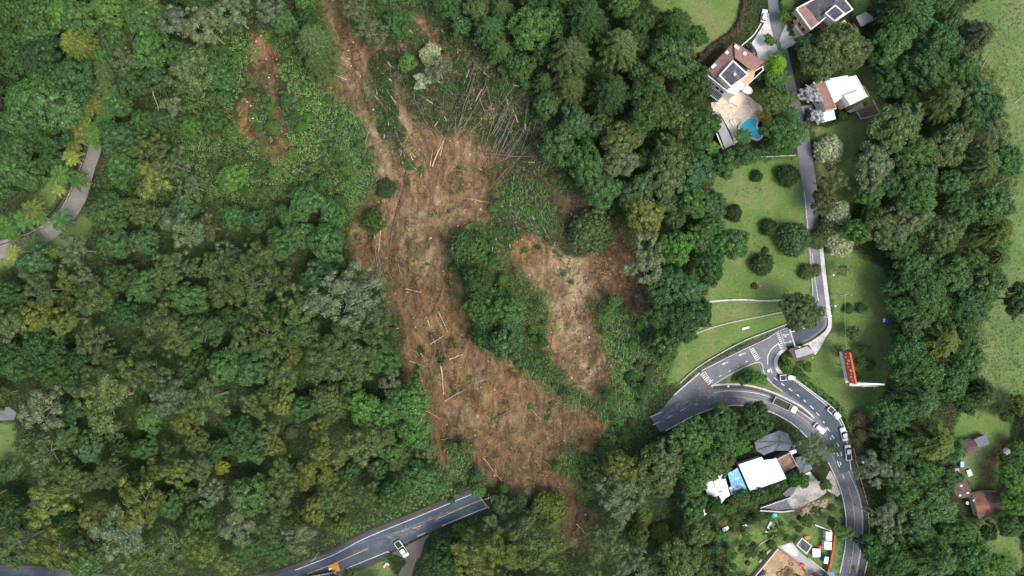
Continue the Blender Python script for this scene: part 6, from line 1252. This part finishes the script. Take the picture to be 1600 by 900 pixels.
# ---------------------------------------------------------------- poles, lamps, cables
def lamp(px, py, h, lab, arm=(0, 0), disc=.42, grp='street lamps'):
    o = thing('street_lamp', lab, 'street lamp', tuple(P(px, py)), grp); b = P(px, py); MB().tube([b-Vector((0, 0, .5)), b+Vector((0, 0, h))], [.11, .07], 7).build('pole', M['metal'], o)
    t = b+Vector((arm[0], arm[1], h+.1)); MB().tube([b+Vector((0, 0, h-.05)), t], .05, 5).build('arm', M['metal'], o); MB().disc(t, disc, t.z-.05, t.z+.12, 14).build('lamp_head', M['white_sheet'], o)
lamp(1289, 493, 3.5, 'round white lamp at the corner of the uphill road bend'); lamp(1063.5, 657, 3.5, 'round white lamp on the lower edge of the upper road'); lamp(1195, 577.5, 3.2, 'round white lamp at the inner edge of the descending road')
lamp(1133, 601.5, 3.0, 'small white lamp on the kerb below the triangular island', disc=.25); lamp(1295, 430, 3.0, 'small lamp on the outer path of the uphill road, upper of two', disc=.25); lamp(1298, 478, 3.0, 'small lamp on the outer path of the uphill road, lower of two', disc=.25)
lamp(1590, 574, 3.5, 'round white lamp alone in the right meadow', disc=.45, arm=(.6, .6)); lamp(1337, 712.5, 8, 'tall lamp with long arm on the outer kerb of the bend', arm=(-1.8, .1), disc=.35); lamp(1222.5, 525, 2.2, 'low white lamp beside the crossing at the gate', disc=.2)
def upole(px, py, h, lab):
    o = thing('utility_pole', lab, 'pole', tuple(P(px, py)), 'concrete utility poles'); b = P(px, py); MB().tube([b-Vector((0, 0, .6)), b+Vector((0, 0, h))], [.19, .11], 8).build('pole', M['concrete_pale'], o)
    t = b+Vector((0, 0, h-.5)); MB().box(t, (1.8, .14, .14), .5).build('crossarm', M['wood_grey'], o)
    for s_ in (-.8, 0, .8): MB().disc(t+Vector((s_*math.cos(.5), s_*math.sin(.5), 0)), .07, t.z+.07, t.z+.26, 6).build('insulator', M['white_wall'], o)
    return t+Vector((0, 0, .2))
tA = upole(1300, 460, 9, 'pale utility pole leaning across the lawn right of the uphill road'); tB = upole(1304, 541, 8, 'pale utility pole between the gate booth and the billboard'); tC = upole(1338, 790, 8, 'utility pole at the outer side of the lower bend'); tD = upole(634, 820, 5, 'pale post above the lower road opposite the pickup'); tE = upole(497, 864, 6, 'pale post above the lower road near the flatbed truck'); tF = upole(1278, 235, 8, 'utility pole beside the creamy tree on the uphill road')
tG = upole(764, 770, 6, 'utility pole at the cut end of the lower road')
def cable(lab, a, c, sag=1.0):
    b = MB(); b.tube([a.lerp(c, i/14)-Vector((0, 0, sag*4*(i/14)*(1-i/14))) for i in range(15)], .035, 3, False); o = b.build('power_cable', M['metal']); tag(o, lab, 'cable', 'power cables')
cable('thin cable over the lower road from the truck to the pickup', tE, tD); cable('thin cable over the lower road from the pickup to its cut end', tD, tG, .8); cable('thin cable from the lawn to the gate booth', tA, tB, .6)
# ---------------------------------------------------------------- fallen trunks
LOGS = '''633,451,658,457,1.6,s 634,458,641,487,1.2,g 641,487,675,533,1.2,g 640,453,662,482,1,g 649,469,664,500,1,m 685,487,700,520,1.6,s 668,500,671,509,2.4,s 673,509,678,518,2,s 672,538,692,525,1.6,s 702,561,723,554,2.2,s 724,564,741,550,1.5,m
640,564,658,571,1.4,s 669,555,684,559,1.2,m 671,573,690,564,1.3,m 689,573,693,617,2.6,s 694,627,728,608,1.6,s 729,604,759,585,1.4,g 747,597,760,592,1.4,s 609,513,623,513,2.2,s 636,525,640,549,1,m 645,611,653,623,1.5,s 587,430,597,461,1.6,g
595,352,591,392,1.9,s 591,392,590,414,1.6,m 586,383,590,446,1.6,g 593,405,595,450,1.6,g 588,420,598,452,1.4,g 583,400,592,448,1.2,g 622,412,630,448,1.2,m 699,392,690,417,1,m 590,414,604,440,1.2,m
715,198,743,113,1.5,g 719,195,738,133,1.2,g 725,198,747,160,1.1,m 743,158,753,139,2,s 734,207,758,182,1.2,m 758,182,767,166,1,m 749,153,759,180,2.2,g 768,209,801,152,1.5,g 770,211,795,167,1.3,g 773,213,798,168,1.2,g 778,224,798,189,1.6,g 775,240,802,173,1.3,g 780,240,804,188,1.3,g 784,238,813,200,1.2,g
786,228,808,176,1.1,g 737,237,800,244,1.4,g 800,244,835,245,1.1,g 765,295,804,251,1.4,g 760,265,807,238,1.2,g 704,265,747,270,1.1,m 709,273,751,282,1.1,m 675,260,692,220,2.6,s 692,220,707,192,1.8,g 688,243,693,220,1.5,s 672,260,676,235,1.4,s 645,250,637,230,2,s 668,247,645,220,1.6,g
645,220,613,167,1.5,g 633,247,613,187,1.5,g 673,233,650,180,1.3,g 645,52,623,15,1.6,s 641,50,618,12,1,s 583,33,560,32,1.3,s 413,43,400,23,1.3,g 542,125,523,117,1.6,s 531,62,515,35,1.2,m 570,227,577,203,1.2,s 755,715,784,752,1.3,s 761,709,780,710,1.1,g 768,658,817,628,1.6,g 836,701,872,675,1.3,m
689,687,706,684,1.2,s 878,661,900,704,2.2,d 874,611,906,649,2.2,d 900,818,923,843,1.6,s 817,779,859,763,1.8,d 852,529,856,548,1.6,d 145,477,194,503,1.8,s 193,385,211,393,1.8,s 165,410,184,415,1.3,m 400,467,421,490,2,s 238,140,251,182,1.4,s 255,138,263,153,1.2,g 0,513,26,524,1.3,g 14,112,27,122,1.3,s 372,258,386,277,1.2,s
1535,104,1547,87,1.3,s 1585,161,1600,148,1.5,s 1553,290,1587,273,1.1,s 1556,275,1568,262,.9,g 800,595,824,583,1.2,m 825,300,812,340,1.1,g 741,690,755,712,1,m 700,650,712,690,1,m 660,640,690,655,1.1,s 720,640,735,668,1,m 785,690,798,715,1,m 830,640,845,655,1.1,s 745,300,775,306,1.1,g 730,310,778,318,1.2,s 760,130,772,190,1.2,g 820,200,790,250,1.3,g 835,215,800,262,1.2,g 700,120,712,170,1.1,g 730,100,745,170,1.2,g 612,455,622,476,1.2,g 604,420,618,446,1.1,g'''
LN = {'s': ('split_wood', 'pale splintered'), 'g': ('wood_grey', 'grey bark-covered'), 'm': ('wood_mid', 'brown weathered'), 'd': ('bark_dark', 'dark muddy')}
b = MB(); b.tube([PT(x, y, .2) for x, y in spline([(634,268),(629,300),(620,328),(613,355),(608,382)], 5)], .12, 5); o = b.build('black_hose', M['dark']); rebase(o); tag(o, 'long thin dark pipe snaking down the upper left of the slide', 'pipe')
# felled trees: crown still green, lying on the slide
COL['x'] = (.34, .26, .13)
FEL = '595,110,17,d 606,142,16,d 600,88,14,d 612,172,14,d 621,202,13,d 629,228,11,d 588,132,11,t 735,60,20,d 745,100,20,t 724,130,17,d 762,122,17,d 736,160,15,t 790,130,15,g 802,170,16,t 822,182,15,d 833,212,15,t 803,222,13,g 818,252,13,d 822,132,13,t 700,140,15,g 690,172,13,t 660,150,14,g 715,95,16,d 585,352,15,d 590,325,9,d 700,440,8,d 655,545,10,d 690,560,10,d 650,582,11,d 675,525,9,t 735,590,7,l 705,535,8,d 640,255,11,g 660,265,9,l 760,270,11,t 800,300,16,g 825,325,15,l 790,330,13,g 845,345,13,g 780,310,12,t 853,207,10,x 868,255,8,x 838,718,9,x 852,738,7,x 720,25,11,x 830,635,8,l 860,632,9,g 855,650,8,g 710,615,7,g 700,725,5,l 780,650,5,g 880,425,8,g 870,395,8,g 893,440,6,d 700,330,5,g 675,335,5,l 862,445,6,x 820,390,8,g 870,372,9,t 640,625,8,t 755,205,8,l 745,222,8,g 840,385,7,d 805,365,11,g 770,375,12,g 783,362,10,t 740,355,9,g 925,478,8,l 935,500,8,g 945,490,6,x 540,400,12,t 555,375,9,d 520,135,8,t 535,155,7,x 650,60,12,g 700,205,8,g 780,262,6,l 715,262,5,g 705,300,5,g'
rq = random.Random(58)
for i in range(46):
    for _ in range(60):
        x, y = rq.uniform(575, 1000), rq.uniform(50, 440)
        if any(inpoly(x, y, p) for p in BRUSH) and not any(inpoly(x, y, p) for p in SOIL): break
    FEL += ' %d,%d,%d,%s' % (x, y, rq.choice((6, 8, 10, 12, 14)), rq.choice('dgtdxg'))
for i in range(60):
    for _ in range(60):
        x, y = rq.uniform(575, 880), rq.uniform(60, 300)
        if inpoly(x, y, BRUSH[0]): break
    fan = math.radians(-62 if x > 740 else -78 if x > 690 else -112)+rq.gauss(0, .18); L = rq.uniform(18, 52); LOGS += '\n%d,%d,%d,%d,%.1f,%s' % (x, y, x+L*math.cos(fan), y+L*math.sin(fan), rq.uniform(.8, 1.3), rq.choice('ggmgg'))
rl = random.Random(77)
for q in LOGS.split():
    a = q.split(','); x0, y0, x1, y1, wd = map(float, a[:5]); mm, w_ = LN[a[5]]; tall = (700 < x0 < 850 and 100 < y0 < 250) or x0 < 430
    hts = (.35, rl.uniform(1.5, 4.0)) if tall and x0 > 430 else (4.5, 6.5) if x0 < 430 and y0 > 60 else (.3, .45)
    p0, p1 = PT(x0, y0, hts[0]), PT(x1, y1, hts[1]); n = 5; pts = []; Lg = (p1-p0).length
    for i in range(n+1):
        t = i/n; p = p0.lerp(p1, t); 
        if hts[1] < 1: p.z = float(T(p.x, p.y))+.25
        pts.append(p+Vector((rl.uniform(-1, 1), rl.uniform(-1, 1), 0))*Lg*.012)
    r0 = wd*.2/2*(.72 if a[5] in 'gm' else .85); o = thing('fallen_trunk', '', 'trunk', tuple(Vector((p0.x, p0.y, float(T(p0.x, p0.y))))), 'fallen and broken tree trunks'); label_later(o, w_+(' leaning' if hts[1] > 1 else ' fallen')+' trunk', (x0+x1)/2, (y0+y1)/2)
    MB().tube(pts, [r0*1.15]+[r0*(1-.45*i/n) for i in range(1, n+1)], 6).build('trunk', M[mm], o)
    if Lg > 4.5:
        for k in range(rl.randint(1, 3)):
            t = rl.uniform(.5, .95); p = p0.lerp(p1, t); p.z = pts[int(t*n)].z; d = (p1-p0).normalized(); s_ = rl.choice((-1, 1)); e = p+d*rl.uniform(.5, 1.4)+Vector((-d.y, d.x, 0))*s_*rl.uniform(.4, 1.2)+Vector((0, 0, .2)); MB().tube([p, e], [r0*.45, r0*.15], 4).build('branch', M[mm], o)
protoF = []
for i in range(4):
    rng = np.random.default_rng(900+i); cen = []; rad = []
    for k in range(26): r = rng.uniform(.5, 1.1); p = rng.normal(size=3)*np.array([2.2, 1.5, .3]); p[2] = abs(p[2])+.35; cen.append(p); rad.append(r)
    protoF.append(clumps_mesh('crown', cen, rad, 95, .55, rng, flat=.6, asp=.3, core=.5, up=.1))
tf = MB().tube([(-5.5, 0, .3), (0, .2, .5), (3, 0, .4)], [.28, .2, .08], 6).build('trunk', M['bark']); tfm = tf.data; bpy.data.objects.remove(tf)
for i, q in enumerate(FEL.split()):
    a = q.split(','); x, y, r = map(float, a[:3]); s = r*.2/4.0; p = PT(x, y, .6*s); z = float(T(p.x, p.y)); rg = random.Random(i*31)
    small = r < 9; o = thing('uprooted_shrub' if small else 'felled_tree', '', 'shrub' if small else 'tree', (p.x, p.y, z), 'torn down vegetation on the slide', rg.gauss(1.9, .5)+(3.14 if rg.random() < .3 else 0), True); o.scale = (s, s, s*.9)
    label_later(o, CNAME.get(a[3], 'dry straw-coloured')+(' uprooted shrub' if small else ' felled tree crown'), x, y)
    c = bpy.data.objects.new('foliage', protoF[i % 4]); C.objects.link(c); c.parent = o; j = rg.uniform(.85, 1.15); c.color = (*[k*j for k in COL[a[3]]], 1)
    if not small: t = bpy.data.objects.new('trunk', tfm); C.objects.link(t); t.parent = o
# scattered pale rocks
rr = random.Random(41)
for x, y in [(544,79),(552,66),(563,119),(549,103),(583,171),(545,92),(386,159),(392,165),(420,121),(433,280),(703,220),(622,322),(673,372),(868,140),(440,205),(395,185),(1199,430),(1180,345),(1178,384),(1187,446),(1183,442),(1234,333),(1196,387),(1223,430),(1330,461),(1320,265),(1322,240)]:
    p = PT(x, y, .1); r = rr.uniform(.14, .3); v, f_ = ICO2; b = MB(); b.add([(p.x+k[0]*r*(1+rr.uniform(-.2, .2)), p.y+k[1]*r*.9, p.z+k[2]*r*.6) for k in v], [tuple(int(j) for j in k) for k in f_]); o = b.build('boulder', M['white_stone'] if x < 1100 else M['stone']); rebase(o); o['category'] = 'boulder'; o['group'] = 'loose boulders'; label_later(o, 'small pale boulder', x, y)
flush_labels()
for o in list(bpy.data.objects):
    if '_base' in o: del o['_base']
